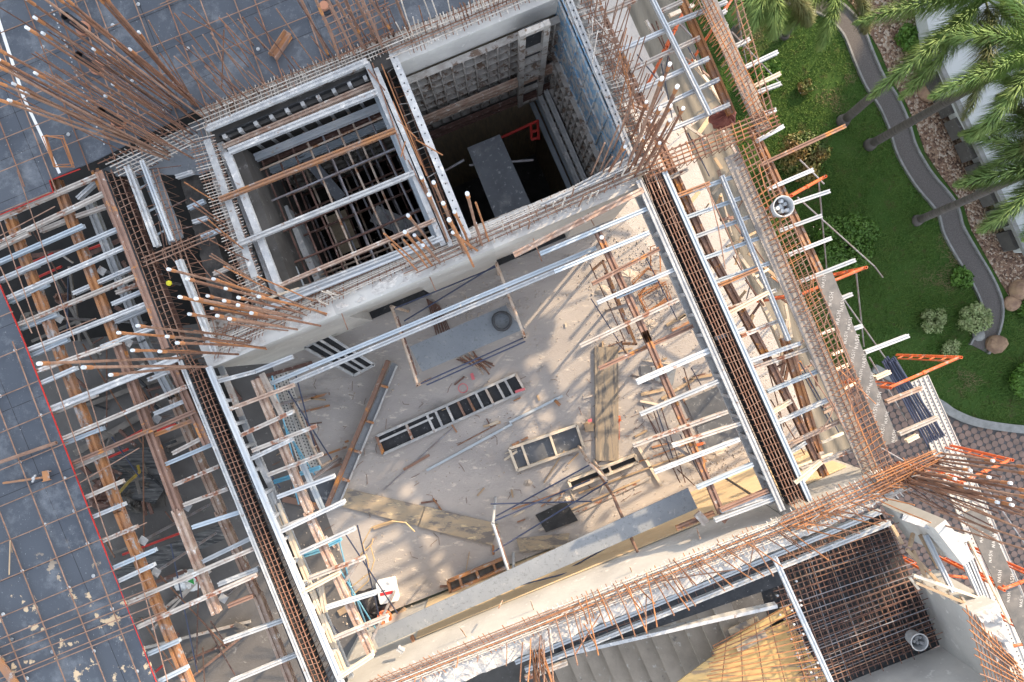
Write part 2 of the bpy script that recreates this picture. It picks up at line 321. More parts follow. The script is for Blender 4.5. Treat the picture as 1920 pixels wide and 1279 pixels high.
struct('garden_path', ribbon(PATH, -.28, .28, ZG + .03, .1)[0], 'path')
struct('path_kerb', join(ribbon(PATH, -.335, -.28, ZG + .10, .2)[0], ribbon(PATH, .28, .34, ZG + .10, .2)[0]), 'kerb')
gb = [(1560, -30), (1600, 10), (1650, 95), (1672, 150), (1698, 190), (1718, 235), (1735, 285), (1765, 330), (1806, 382), (1822, 432), (1848, 478), (1874, 525), (1895, 560), (1960, 560), (1960, 470), (1890, 330), (1830, 220), (1775, 115), (1720, 0), (1710, -40)]
struct('gravel_bed', ppoly(gb, ZG + .02, .05), 'gravel')
# driveway of octagonal pavers
KC = [(1640, 690), (1700, 722), (1765, 758), (1792, 776), (1840, 794), (1925, 806), (1990, 806)]
dk = ribbon(KC, -.12, .12, ZG + .14, .3)
struct('driveway_kerb', dk[0], 'kerb')
dl = [(p.x, p.y) for p in dk[1]]
far = [at(2150, 820, ZG)[:2], at(2150, 1500, ZG)[:2], at(1350, 1500, ZG)[:2], at(1350, 690, ZG)[:2]]
struct('driveway', prism(dl + [tuple(f) for f in far], ZG - .2, ZG + .008), 'paver_dark')
def octs():
    V = []; F = []; sp = .205; ca, sa = math.cos(rad(24)), math.sin(rad(24))
    def kerb_y(x):
        for i in range(len(dl) - 1):
            if dl[i][0] <= x <= dl[i + 1][0]: t = (x - dl[i][0]) / (dl[i + 1][0] - dl[i][0] + 1e-9); return lerp(dl[i][1], dl[i + 1][1], t)
        return dl[0][1] if x < dl[0][0] else dl[-1][1]
    c0 = at(1800, 1000, ZG)
    for i in range(-44, 45):
        for j in range(-44, 45):
            x = c0.x + (i * ca - j * sa) * sp; y = c0.y + (i * sa + j * ca) * sp
            if x < 9.2 or x > 18.6 or y < -13.5 or y > kerb_y(x) - .13: continue
            b = len(V); z = ZG + .02 + R.random() * .008; r = sp * .495
            for k in range(8): a = math.pi / 8 + k * math.pi / 4 + rad(24); V.append((x + r * math.cos(a), y + r * math.sin(a), z))
            F.append(tuple(range(b, b + 8)))
    return V, F
struct('driveway_pavers', octs(), 'paver')
# grass blades
def grass_blades():
    V = []; F = []
    while len(F) < 42000:
        px = R.uniform(1290, 1925); py = R.uniform(-5, 810)
        if noise.noise(Vector((px / 60, py / 60, 0))) < -.35 and R.random() < .6: continue
        p = at(px, py, ZG)
        # right of the path is gravel
        bad = False
        for i in range(len(PATH) - 1):
            a, b = PATH[i], PATH[i + 1]
            if a[1] <= py <= b[1] and px > lerp(a[0], b[0], (py - a[1]) / (b[1] - a[1])) - 27: bad = True
        if py > 580 and px > 1878: bad = False
        for i in range(len(KC) - 1):
            a, b = KC[i], KC[i + 1]
            if a[0] <= px <= b[0] and py > lerp(a[1], b[1], (px - a[0]) / (b[0] - a[0])) - 10: bad = True
        if py > 690 and px < 1660: bad = True
        if bad: continue
        a = R.random() * 6.28; h = R.uniform(.05, .11); w_ = .012; dx, dy = math.cos(a), math.sin(a); b = len(V)
        V += [(p.x - dy * w_, p.y + dx * w_, ZG), (p.x + dy * w_, p.y - dx * w_, ZG), (p.x + dx * h * .9, p.y + dy * h * .9, ZG + h)]
        F.append((b, b + 1, b + 2))
    return V, F
tag(mk('grass', grass_blades(), 'blade', None, (0, 0, ZG)), 'short mown grass of the garden lawn', 'grass', kind='stuff')

# ================================================================ BUILDING: floor slab of the storey below
def fl(pp, z0, z1): return prism([at(x, y, z1)[:2] for x, y in pp], z0, z1)
ZF = -3.0
floor_polys = [[(-300, -300), (1037, -300), (1022, 156), (542, 345)], 
               [(497, 650), (632, 573), (1132, 367), (1545, 850), (1380, 892), (685, 1165)]]
struct('floor', join(*[fl(p, ZF - .25, ZF) for p in floor_polys]), 'floor')
struct('east_floor', fl([(1037, -300), (1081, -200), (1205, 80), (1290, 262), (1345, 400), (1440, 605), (1545, 850), (1132, 367), (1022, 156)], ZF - .25, ZF), 'bright_slab')
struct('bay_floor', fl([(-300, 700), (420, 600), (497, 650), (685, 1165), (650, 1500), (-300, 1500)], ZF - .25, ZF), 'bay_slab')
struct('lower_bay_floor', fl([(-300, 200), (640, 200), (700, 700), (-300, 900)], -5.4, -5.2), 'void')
struct('lower_floor', fl([(560, 1120), (1350, 886), (1545, 850), (1700, 1500), (500, 1500)], -6.4, -6.2), 'dark_concrete')
def pit_floor(): return prism([W(380, 200), W(1060, -60), W(1230, 330), W(520, 640)], -9.3, -9.0)
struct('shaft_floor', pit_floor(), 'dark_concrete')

def wallbox(p0, p1, th, z0, z1, side):     # plan line p0-p1 (image position at z=0), thickness away from/toward side point
    a = W(*p0); b = W(*p1); s = W(*side); d = (b - a).normalized(); n_ = Vector((-d.y, d.x))
    if n_.dot(s - a) < 0: n_ = -n_
    return prism([a, b, b + n_ * th, a + n_ * th], z0, z1)
def seg(p0, p1, t0, t1): return L2(p0, p1, t0), L2(p0, p1, t1)

# ---- room's upper wall (core's lower wall), with two low openings at the floor
UA, UB = (385, 692), (1205, 346)
t = thing('concrete_wall', 'pale concrete wall between the lift shafts and the room with two low openings', 'wall', at(800, 520, ZF))
def wseg(t0, t1, z0, z1, m='concrete', nm='wall_segment', th=.42):
    a, b = seg(UA, UB, t0, t1); return mk(nm, wallbox(a, b, th, z0, z1, (700, 400)), m, t)
# plan fractions of the openings
wseg(0, .295, -3, -.12); wseg(.295, .47, -.95, -.12); wseg(.47, .66, -3, -.12); wseg(.66, .86, -1.5, -.12); wseg(.86, 1, -3, -.12)
for t0, t1, zt in ((.295, .47, -.95), (.66, .86, -1.5)):
    a, b = seg(UA, UB, t0, t1); A = W(*a); B = W(*b); n_ = Vector((-(B - A).y, (B - A).x)).normalized()
    mk('opening_shade_back', prism([A + n_ * .30, B + n_ * .30, B + n_ * .40, A + n_ * .40], -2.95, zt), 'film_black', t)  # black sheets at back and floor stand in for darkness inside the opening
    mk('opening_shade_floor', prism([A + n_ * .03, B + n_ * .03, B + n_ * .30, A + n_ * .30], -2.99, -2.93), 'film_black', t)
def rough_top(name, P, z, amp, m, parent=None, n=90, k=10, drop=.18):
    # strip between two polylines P[0]..; a lumpy grid
    A, B = P; V = []; F = []
    for i in range(n + 1):
        for j in range(k + 1):
            u = i / n; v = j / k; a = A(u); b = B(u); p = a.lerp(b, v)
            e = noise.fractal(Vector((p.x * 5, p.y * 5, 3.1)), .8, 2.1, 5) * amp
            ed = -drop if j in (0, k) or i in (0, n) else 0
            jx = (R.random() - .5) * .02
            V.append((p.x + jx, p.y + jx, z + e + ed))
    for i in range(n):
        for j in range(k):
            q = i * (k + 1) + j; F.append((q, q + k + 1, q + k + 2, q + 1))
    return mk(name, (V, F), m, parent)
def line(p, q): a = W(*p); b = W(*q); return lambda u: a.lerp(b, u)
rough_top('rough_top', (line((388, 688), (1206, 342)), line((372, 660), (1200, 318))), -.12, .05, 'rubble', t)
# ---- core wall under the deck (upper wall of both shafts)
t = thing('shaft_wall', 'pale concrete shaft wall along the grid-covered deck, bristling with starter bars', 'wall', at(560, 180, -9))
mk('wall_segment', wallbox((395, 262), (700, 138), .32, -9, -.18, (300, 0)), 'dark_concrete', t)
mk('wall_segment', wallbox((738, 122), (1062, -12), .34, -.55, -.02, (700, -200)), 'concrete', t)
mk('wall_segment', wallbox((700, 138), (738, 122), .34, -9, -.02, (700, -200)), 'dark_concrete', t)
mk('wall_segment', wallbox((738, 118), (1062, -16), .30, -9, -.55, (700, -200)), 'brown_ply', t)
rough_top('rough_top', (line((378, 246), (720, 108)), line((366, 208), (706, 70))), -.1, .06, 'crusty', t, 60, 8)
rough_top('rough_top', (line((737, 112), (1055, -18)), line((722, 76), (1040, -55))), .0, .06, 'rubble', t, 60, 8)
# ---- left wall of the core
t = thing('shaft_wall', 'crusted concrete wall on the left side of the left shaft', 'wall', at(450, 420, -9))
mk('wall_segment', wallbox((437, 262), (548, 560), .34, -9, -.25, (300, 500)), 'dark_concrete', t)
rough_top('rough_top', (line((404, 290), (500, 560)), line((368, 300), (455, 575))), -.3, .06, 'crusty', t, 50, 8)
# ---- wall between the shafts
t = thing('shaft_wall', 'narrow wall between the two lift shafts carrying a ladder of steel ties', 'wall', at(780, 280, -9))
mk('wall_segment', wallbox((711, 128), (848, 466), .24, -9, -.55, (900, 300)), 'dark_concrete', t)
# ---- right wall of core
t = thing('shaft_wall', 'plaster-splashed concrete wall on the right side of the right shaft', 'wall', at(1150, 200, -9))
mk('wall_segment', wallbox((1052, 0), (1192, 318), .34, -9, -.25, (1500, 100)), 'concrete', t)
rough_top('rough_top', (line((1056, -40), (1196, 305)), line((1112, -60), (1236, 300))), -.2, .12, 'rubble', t, 70, 10)
# outer apron at the foot
# ---- core lower wall, shaft side
t = thing('shaft_wall', 'dark lower wall of the two shafts behind the splashed reinforcement band', 'wall', at(800, 450, -9))
mk('wall_segment', wallbox((508, 577), (1176, 304), .30, -9, -.30, (800, 700)), 'concrete', t)
rough_top('rough_top', (line((380, 672), (800, 498)), line((352, 606), (772, 448))), -.26, .07, 'crusty', t, 60, 10)
rough_top('rough_top', (line((770, 512), (1200, 330)), line((755, 466), (1180, 300))), -.24, .06, 'crusty', t, 60, 8)

# ---- lower wall of the room
LA, LB = (600, 1328), (1475, 972)
t = thing('concrete_wall', 'pale concrete wall along the bottom of the debris-strewn room, lined with new yellow plywood', 'wall', at(1050, 1100, ZF))
mk('wall_segment', wallbox(LA, LB, .30, -6.2, -.08, (1100, 1400)), 'concrete', t)
mk('plywood_lining', wallbox((760, 1261), (1470, 972), .02, -3, -1.2, (900, 500)), 'ply_yellow', t)
mk('plywood_lining', wallbox((1475, 968), (1640, 895), .02, -3, -.9, (900, 500)), 'ply_yellow', t)
mk('wall_segment', wallbox((1476, 971), (1650, 892), .30, -6.2, -.08, (1300, 1400)), 'concrete', t)
rough_top('rough_top', (line((600, 1330), (1475, 973)), line((624, 1392), (1500, 1026))), -.06, .06, 'rubble', t, 90, 8)
rough_top('rough_top', (line((1475, 973), (1665, 886)), line((1500, 1022), (1712, 925))), -.06, .08, 'rubble', t, 30, 8)

# ---- stairwell
M['stair_concrete'] = mat('dusty_stair_concrete', (.36, .305, .245), (.27, .23, .185), 2, .35, .65, .95, bump=.4, c3=(.42, .39, .34), s3=6, t3=.6, c4=(.14, .13, .12), s4=4, t4=.64)
def stairs():
    parts = []
    for i in range(11):
        z = -3.3 + .17 * i
        x = 1030 + 30.5 * i; y = 1236 - 10 * i
        a = at(x, y, z); b = at(x + 33, y - 11.5, z); d = Vector((.40, -.915, 0)) * 1.5; u = Vector((-.40, .915, 0)) * .25
        parts.append(prism([(a + u)[:2], (b + u)[:2], (b + d)[:2], (a + d)[:2]], z - .35, z))
    return join(*parts)
tag(mk('concrete_stairs', stairs(), 'stair_concrete'), 'dusty grey concrete staircase in the well at the bottom of the frame', 'stairs')
t = thing('stair_formwork', 'dark film plywood side form over the concrete staircase', 'formwork', at(1240, 1130, -1.2))
mk('panel', bar(at(1010, 1216, -1.0), at(1460, 1062, -1.0), .62, .03), 'film_black', t)
mk('edge_board', bar(at(1045, 1228, -.98), at(1455, 1134, -.98), .06, .14), 'crust_light', t)
mk('side_panel', fl([(1010, 1170), (1480, 1000), (1500, 1050), (1040, 1235)], -1.8, -1.75), 'film_black', t)
for i in range(4):
    mk('longitudinal_bar', tube([at(1030, 1180 + i * 13, -.8), at(1470, 1012 + i * 18, -.8)], .009), 'dark_rust', t)
for i in range(26):
    x = 1035 + i * 17; y = 1172 - i * 6.3
    mk('cross_bar', tube([at(x, y, -.82), at(x + 22, y + 52, -.82)], .007), 'dark_rust', t)
tag(mk('plywood_deck', fl([(1255, 1290), (1330, 1235), (1480, 1160), (1560, 1290)], -1.52, -1.5), 'form_yellow'), 'sunlit yellow plywood deck at the foot of the stairs', 'formwork')
tag(mk('plywood_board', bar(at(1340, 1226, -1.3), at(1480, 1140, -1.3), .14, .04), 'form_yellow'), 'yellow board slanting across the foot of the stairs', 'board')
tag(mk('plywood_board', fl([(1365, 1180), (1420, 1155), (1440, 1195), (1385, 1225)], -1.45, -1.42), 'ply_old2'), 'small stained board next to the foot of the stairs', 'board')

# ---- mesh-covered landing at lower right
t = thing('landing_formwork', 'dark landing formwork under the double mesh at lower right', 'formwork', at(1600, 1130, -1.6))
mk('panel', fl([(1425, 1025), (1655, 965), (1765, 1208), (1560, 1310), (1480, 1310), (1425, 1100)], -1.62, -1.6), 'film_black', t)
def mesh_mat(label, quad, n1, n2, z, r, m, name='rebar_mat', group=None, spread=0.0, stick=0.0):
    t = thing(name, label, 'reinforcement', at(*quad[0], z), group)
    A, B, Cc, D = quad   # A-B top edge, D-C bottom edge
    for i in range(n1):
        u = (i + .5) / n1; p = L2(A, D, u + R.uniform(-.2, .2) * spread / n1); q = L2(B, Cc, u + R.uniform(-.2, .2) * spread / n1)
        e = stick; p2 = L2(p, q, -e * R.random()); q2 = L2(p, q, 1 + e * R.random())
        mk('bar', tube([at(*p2, z), at(*L2(p2, q2, .5), z + R.uniform(-.01, .01)), at(*q2, z)], r, 5), m if isinstance(m, str) else R.choice(m), t)
    for i in range(n2):
        u = (i + .5) / n2; p = L2(A, B, u); q = L2(D, Cc, u); p2 = L2(p, q, -stick * R.random()); q2 = L2(p, q, 1 + stick * R.random())
        mk('bar', tube([at(*p2, z - .02), at(*q2, z - .02)], r * .9, 5), m if isinstance(m, str) else R.choice(m), t)
    return t
mesh_mat('upper layer of the rusty bar mesh over the dark landing', [(1432, 1040), (1668, 968), (1762, 1205), (1520, 1300)], 25, 21, -1.25, .0085, ['rust', 'dark_rust', 'dark_rust', 'grey_tube', 'rust_pale'], spread=.8, stick=.05)
mesh_mat('lower layer of the rusty bar mesh over the dark landing', [(1440, 1048), (1662, 976), (1755, 1200), (1510, 1300)], 23, 26, -1.48, .008, ['dark_rust', 'grey_tube', 'dark_rust'], spread=.5, stick=.02)
mesh_mat('rusty bar mesh stepping down over the yellow plywood deck', [(1350, 1200), (1480, 1130), (1540, 1300), (1330, 1300)], 13, 5, -1.15, .009, ['rust', 'orange_rust'], spread=1, stick=.1)
for i in range(22):
    x = 1440 + R.uniform(-2, 60) + i * 2.2; y = 1080 + i * 9
    s = mk('rebar_spacer', tube([at(x, y, -1.3), at(x + 2, y + 1, -1.24)], .020, 8), 'bucket')
    tag(s, 'small white plastic spacer in the landing mesh beside the long aluminium pole', 'spacer', 'white spacers in the landing mesh')

# right concrete walls at lower right
def vwall(name, label, pb0, pb1, zb, zt, th, side, m='concrete', parts=None):
    a = at(*pb0, zb); b = at(*pb1, zb); s = at(*side, zb); d = Vector((b.x - a.x, b.y - a.y)).normalized(); n_ = Vector((-d.y, d.x))
    if n_.dot(Vector((s.x - a.x, s.y - a.y))) < 0: n_ = -n_
    A = Vector((a.x, a.y)); B = Vector((b.x, b.y))
    o = mk(name, prism([A, B, B + n_ * th, A + n_ * th], zb, zt), m); tag(o, label, 'wall'); return A, B, n_
A, B, n_ = vwall('concrete_wall', 'smooth grey concrete wall panel beside the landing mesh, right of the bucket', (1712, 1083), (1764, 1215), -1.6, -.05, .42, (1900, 1000))
rt = rough_top('rubble_topping', (lambda u: A.lerp(B, u * 1.5), lambda u: (A + n_ * .42).lerp(B + n_ * .42, u * 1.5)), .0, .1, 'rubble', None, 30, 8); tag(rt, 'white crumbled concrete topping of the right-hand wall at the corner of the frame', 'concrete')
vwall('concrete_wall', 'short grey concrete wall panel left of the window opening beside the landing', (1652, 946), (1700, 1008), -1.6, -.05, .22, (1900, 900))
vwall('concrete_wall', 'pale grey concrete wall along the bottom right edge below the landing mesh', (1560, 1290), (1764, 1211), -1.6, -.02, .3, (1800, 1500))
# sill formwork of the window opening
t = thing('window_formwork', 'aluminium and timber formwork of the window opening in the right-hand wall', 'formwork', at(1780, 1100, -1))
for (x0, y0, x1, y1) in ((1735, 1003, 1787, 1110), (1793, 1018, 1845, 1138), (1806, 1018, 1852, 1130)):
    mk('prop', joistp(at(x0, y0, -.5), at(x1, y1, -.35), .07, .07), 'alu_bright', t)
mk('top_beam', chan(at(1690, 968, -.3), at(1812, 1010, -.3), .10, .08), 'crust_light', t)
mk('top_beam', chan(at(1785, 1017, -.22), at(1816, 1006, -.22), .09, .07), 'alu_bright', t)
mk('sill_beam', chan(at(1840, 1146, -.15), at(1872, 1136, -.15), .09, .07), 'alu_bright', t)
for i in range(6):
    mk('timber_stud', bar(at(1705 + i * 24, 1082 + i * 9, -.4), at(1722 + i * 24, 1104 + i * 9, -.4), .03, .06), 'wood_pale', t)
mk('timber_rail', bar(at(1712, 1078, -.35), at(1855, 1128, -.35), .04, .06), 'wood_pale', t)
mk('timber_rail', bar(at(1716, 1092, -.35), at(1836, 1142, -.35), .04, .06), 'wood', t)
for (x0, y0, x1, y1) in ((1672, 985, 1692, 1020), (1712, 1000, 1706, 1025), (1700, 1030, 1760, 1092), (1725, 1003, 1760, 1065), (1712, 1032, 1738, 1088)):
    mk('timber_brace', bar(at(x0, y0, -.7), at(x1, y1, -.6), .05, .05), R.choice(['wood_pale', 'wood']), t)

# ---- canvas awning beyond the slab edge
def awn():
    V = []; F = []; n = 60
    for i in range(n + 1):
        u = i / n
        for j in range(13):
            v = j / 12; p0 = L2((1120, -60), (1530, 870), u); p1 = L2((1240, -60), (1622, 830), u); q = L2(p0, p1, v)
            z = -5.2 + .05 * math.sin(j * 2.1) + .04 * noise.noise(Vector((u * 14, v * 3, 0)))
            V.append(at(q[0], q[1], -5.2)[:2] and Vector((*at(q[0], q[1], -5.2)[:2], z)))
    for i in range(n):
        for j in range(12): q = i * 13 + j; F.append((q, q + 13, q + 14, q + 1))
    return V, F
tag(mk('canvas_awning', awn(), 'canvas', smooth=True), 'long beige canvas awning hanging outside the building beside the lawn', 'awning')
# unseen block added beyond the frame to keep the garden in shade
tag(mk('garden_shade_block', join(prism([(17, 9), (31, 2), (40, 22), (26, 29)], ZG, .1)), 'concrete'), 'unseen pale block added beyond the palms to shade the garden', 'building')
def sn(s, n): return (s * sdir.x / math.cos(rad(SUN_EL)) - n * sdir.y / math.cos(rad(SUN_EL)), s * sdir.y / math.cos(rad(SUN_EL)) + n * sdir.x / math.cos(rad(SUN_EL)))
tag(mk('sun_blocking_tower', join(prism([sn(36, .9), sn(50, .9), sn(50, 30), sn(36, 30)], ZG, 24)), 'concrete'), 'unseen pale tower added beyond the top edge of the building site to block sun', 'building')  # added out of view to keep the sun off the left side
# neighbour's white flat roof and planter
t = thing('white_roof', 'flat white roof of the neighbouring annex under the palms', 'roof', at(1880, 250, -9.2))
mk('roof_sheet', fl([(1745, 80), (1800, 210), (1860, 320), (1925, 470), (2300, 470), (2300, -200), (1700, -200)], -9.6, -9.1), 'white_roof', t)
mk('roof_edge', bar(at(1738, 70, -9.08), at(1926, 478, -9.08), .14, .12), 'kerb', t)
for i in range(5): mk('seam', bar(at(1830 + 40 * i, -60, -9.09), at(2030 + 40 * i, 400, -9.09), .03, .02), 'kerb', t)
for i in range(9):
    p = L2((1728, 92), (1905, 470), (i + .5) / 9); q = L2((1728, 92), (1905, 470), (i + .5) / 9 + .045); p_ = L2((1728, 92), (1905, 470), (i + .5) / 9 - .045)
    o = mk('stone_block', bar(at(*p_, -9.55), at(*q, -9.55), .34, .5), 'kerb'); o.data.materials[0] = M['dark_concrete']
    tag(o, f'dark stone block in the row edging the white roof, {o_(i + 1)} from the top', 'block', 'stone blocks edging the white roof')
# ================================================================ DECKS
M['deck1'] = deckmat('deck_film', None); M['deck2'] = deckmat('deck_film_peeled', (-.9, -1.9))
t = thing('formwork_deck', 'large blue-grey film-faced deck filling the top left corner', 'formwork deck', at(300, 100, -.02))
mk('sheet', prism([W(*p) for p in [(-260, -260), (1150, -260), (1058, -62), (366, 206), (185, 298), (92, 338), (99, 359), (-260, 512)]], -.022, 0), 'deck1', t)
for a, b in (((-260, 513), (100, 360.5)), ((100, 360.5), (93, 339)), ((93, 339), (150, 317))): mk('red_edge', bar(at(*a, .001), at(*b, .001), .006, .03), 'red', t)
t = thing('formwork_deck', 'long blue-grey film-faced deck with peeled patches and a red edge along the left side', 'formwork deck', at(80, 900, -.02))
mk('sheet', prism([W(*p) for p in [(-260, 420), (-10, 512), (45, 640), (168, 959), (300, 1290), (420, 1600), (-260, 1600)]], -.022, 0), 'deck2', t)
for a, b in (((-10, 512), (45, 640)), ((45, 640), (168, 959)), ((168, 959), (420, 1600))): mk('red_edge', bar(at(*a, .001), at(*b, .001), .006, .03), 'red', t)
tag(mk('white_tape', join(bar(at(-5, 30, .008), at(45, 185, .008), .05, .004), bar(at(45, 185, .008), at(112, 325, .008), .045, .004)), 'white'), 'long strip of white tape stuck across the upper left deck', 'tape')

# --- bar grid on the decks
def bars(rows, name, lab, group, z, r, m, sag=.008, n=6):
    for i, q in enumerate(rows):
        x0, y0, x1, y1 = q[:4]; mm = m if isinstance(m, str) else R.choice(m)
        k = 5; pts = [at(*L2((x0, y0), (x1, y1), s / k), z + R.uniform(-sag, sag)) for s in range(k + 1)]
        tag(mk(name, tube(pts, r, n), mm), lab.replace('{o}', o_(i + 1)), 'rebar', group)
G1 = 'grid bars on the upper left deck'; G2 = 'grid bars on the left deck'
rows = []
for y0 in (62, 134, 202, 262, 330, 398): 
    x1 = 800 if y0 < 140 else (640 if y0 < 210 else 380 if y0 < 270 else 200 if y0 < 340 else 92)
    rows.append((-30, y0 + 12, x1, y0 - .402 * x1))
for s in (30, 165): rows.append((s + 80, -40 + 95, 760, -.40 * (760 - s) + s * .1 + 70))
bars([(-30, y + 12, x1, y - .402 * x1) for y, x1 in ((62, 260), (134, 400), (202, 560), (262, 640), (322, 360), (398, 95))] + [(300, 8, 420, -40), (-30, 16, 60, -22), (640, 48, 900, -60)], 'rebar', 'thin rusty bar crossing the upper left deck, {o} of the near-level bars from the top', G1, .055, .0080, 'rust_pale')
bars([(x, -20, x + .405 * yb, yb) for x, yb in ((-96, 350), (-40, 360), (38, 320), (95, 300), (133, 290), (150, 290), (172, 280), (243, 255), (305, 235), (368, 205), (432, 180), (470, 165), (560, 125))], 'rebar', 'rusty bar running down the upper left deck, {o} of the steep bars from the left', G1, .034, .0100, ['rust_pale', 'rust'])
bars([(-20, y + 8, x1, y - .415 * x1) for y, x1 in ((594, 24), (670, 44), (744, 72), (812, 98), (882, 128), (950, 152), (1020, 172), (1090, 200), (1158, 226))], 'rebar', 'thin widely spaced bar across the left deck, {o} from the top', G2, .055, .0080, 'rust_pale')
bars([(-20, 1206, 284, 1084), (-20, 1222, 290, 1101), (-20, 1240, 291, 1116), (-20, 1255, 300, 1131), (-20, 1281, 309, 1146), (-20, 1290, 250, 1180)], 'rebar', 'rusty bar of the close bundle crossing the lower left deck, {o} from the top', G2, .06, .0085, 'rust_pale')
bars([(0, 500, 60, 625), (23, 640, 140, 955), (-40, 666, 72, 959), (72, 959, 200, 1285), (140, 955, 265, 1285), (-20, 910, 125, 1285), (-30, 1080, 52, 1285)], 'rebar', 'rusty bar running down the left deck between the chairs, one of the steep grid bars', G2, .034, .0105, ['rust_pale', 'rust'])
bars([(0, 417, 78, 640), (78, 640, 188, 965), (32, 320, 140, 640), (137, 640, 232, 960), (186, 962, 210, 1031), (252, 1041, 316, 1285), (-30, 458, 103, 387), (0, 452, 136, 476), (0, 536, 137, 476), (60, 860, 260, 840), (215, 640, 170, 595), (145, 900, 261, 840)][:7] + [(110, 625, 180, 597), (150, 905, 261, 840), (253, 990, 275, 980), (236, 1013, 250, 1008), (306, 1240, 322, 1234)], 'rebar', 'thin rusty bar hanging free over the open bay beside the left deck', 'bars over the open left bay', .03, .0085, 'rust_pale')
tag(mk('steel_pipe', pipe(at(-15, 872, .09), at(106, 830, .09), .028), 'rust_pale'), 'rusty pipe lying on the left deck with its open end near the red edge', 'pipe')
t = thing('adjustable_jack', 'rusty jack screw with a square head lying on the left deck', 'jack', at(45, 900, .03))
mk('rod', tube([at(6, 906, .05), at(82, 895, .05)], .018, 8), 'orange_beam', t); mk('head_plate', join(bar(at(80, 893, .09), at(92, 891, .09), .15, .012), bar(at(82, 885.5, .06), at(93, 884, .06), .012, .08), bar(at(82, 902, .06), at(93, 900, .06), .012, .08)), 'orange_beam', t)
mk('wing_nut', join(ball(at(63, 897, .06), .03), bar(at(61, 904, .06), at(66, 891, .06), .02, .03)), 'crust_light', t)
tag(mk('rebar_offcut', tube([at(19, 1013, .05), at(17, 1078, .03)], .010), 'wood'), 'thin brown offcut lying straight down the left deck', 'rebar')
tag(mk('rebar_offcut', tube([at(20, 1018, .03), at(23, 1036, .02)], .006), 'wood'), 'tiny brown offcut beside the straight one on the left deck', 'rebar')
tag(mk('timber_board', bar(at(-20, 1215, .06), at(34, 1290, .06), .11, .04), 'orange_beam'), 'orange-brown beam across the lower left corner of the deck', 'beam')
# angle piece on upper deck
t = thing('steel_channel', 'short orange rusty channel lying alone on the upper deck', 'channel', at(525, 85, .0))
mk('web', bar(at(510, 105, .05), at(540, 60, .05), .12, .01), 'orange_beam', t); mk('flange', bar(at(505, 103, .10), at(535, 58, .10), .012, .11), 'orange_beam', t); mk('flange', bar(at(517, 112, .05), at(546, 68, .05), .012, .11), 'rust_beam', t)
# pipe sleeves
def sleeve(p, q, lab):
    t = thing('pipe_sleeve', lab, 'pipe sleeve', at(*p, 0)); a = at(*p, 0); s = W(*p); rr = .085
    mk('collar', disc((s.x, s.y, .001), .11, .05, 18), 'terracotta', t)
    hgt = H * (1 - (Vector(p) - Vector((CX, CY))).length / (Vector(q) - Vector((CX, CY))).length)
    mk('pipe', pipe(at(*p, .05), at(*q, hgt), .07, 16), 'black', t)
sleeve((183, 128), (147, 103), 'black pipe sleeve with terracotta collar, middle one of three among the tall bars'); sleeve((224, 230), (190, 207), 'black pipe sleeve with terracotta collar, lowest one among the tall bars'); sleeve((158, 55), (122, 30), 'black pipe sleeve near the top left edge of the deck')
t = thing('floor_drain', 'round orange drain cap with a dark rim on the upper deck near the top edge', 'drain', at(611, 14, 0)); mk('cap', disc(at(609, 13, .01), .07, .06), 'terracotta', t); mk('rim', torus(at(611, 14, .03), .11, .012), 'black', t)
# white chair spacers on deck
CH = [(259, 8), (211, 47), (352, 91), (80, 88), (247, 152), (124, 88), (28, 657), (76, 779), (37, 867), (121, 897), (84, 984), (164, 1019), (42, 1071), (129, 1102), (6, 1152), (210, 1142), (98, 1222), (176, 1221), (22, 1199), (51, 1272), (257, 1259), (175, 1080), (131, 210), (128, 252), (139, 958), (0, 743), (484, 92), (22, 1199)]
for i, (x, y) in enumerate(CH):
    o = mk('bar_chair', join(torus(at(x, y, .02), .024, .006, 12, 5), tube([at(x - 3, y, .03), at(x + 3, y, .03)], .006, 5), tube([at(x, y - 3, .03), at(x, y + 3, .03)], .006, 5)), 'bucket')
    tag(o, 'white plastic bar chair under a crossing of the deck bar grid', 'spacer', 'white bar chairs on the decks')
for i in range(34):
    x = 92 + i * 3.1 + R.uniform(-1, 1); y = 3 + i * 8.1
    tag(mk('bar_clip', ball(at(x, y, .03), R.uniform(.009, .015), 6, 4), 'bucket'), 'small white clip in the dotted line beside the tall bars on the upper deck', 'clip', 'white clips along the upper deck')

# deck cage (close grid over the beam line at the upper deck, 530-760)
mesh_mat('open rusty bar grid at the top edge above the wall between the shafts', [(595, 20), (720, -40), (740, 62), (640, 112)], 8, 9, .25, .009, ['rust', 'rust_pale'])
mesh_mat('close band of splashed and rusty bars on the shaft wall along the upper deck', [(392, 198), (765, 50), (776, 76), (400, 234)], 5, 62, .05, .008, ['splash_bar', 'splash_bar', 'rust_pale'], spread=1, stick=.2)
mesh_mat('rusty and white-splashed bar band on the wall at the top centre', [(755, 62), (1080, -70), (1090, -40), (765, 98)], 5, 48, .12, .009, ['splash_bar', 'rust', 'rust_pale'], spread=1, stick=.25)
mesh_mat('white-splashed bar mat at the foot of the tall corner bars', [(190, 300), (330, 238), (372, 268), (245, 330)], 7, 14, -.02, .009, ['splash_bar', 'splash_bar', 'rust'], spread=.6, stick=.1)
mesh_mat('white-splashed bars down the left side of the left shaft', [(352, 262), (400, 250), (500, 552), (462, 570)], 56, 6, .0, .007, ['splash_bar', 'splash_bar', 'rust_pale'], spread=.8, stick=.1)
mesh_mat('white-splashed bar band on the wall above the room, left part', [(418, 612), (800, 455), (812, 478), (400, 668)], 9, 60, -.05, .008, ['splash_bar', 'rust', 'splash_bar', 'rust_pale'], spread=1, stick=.15)
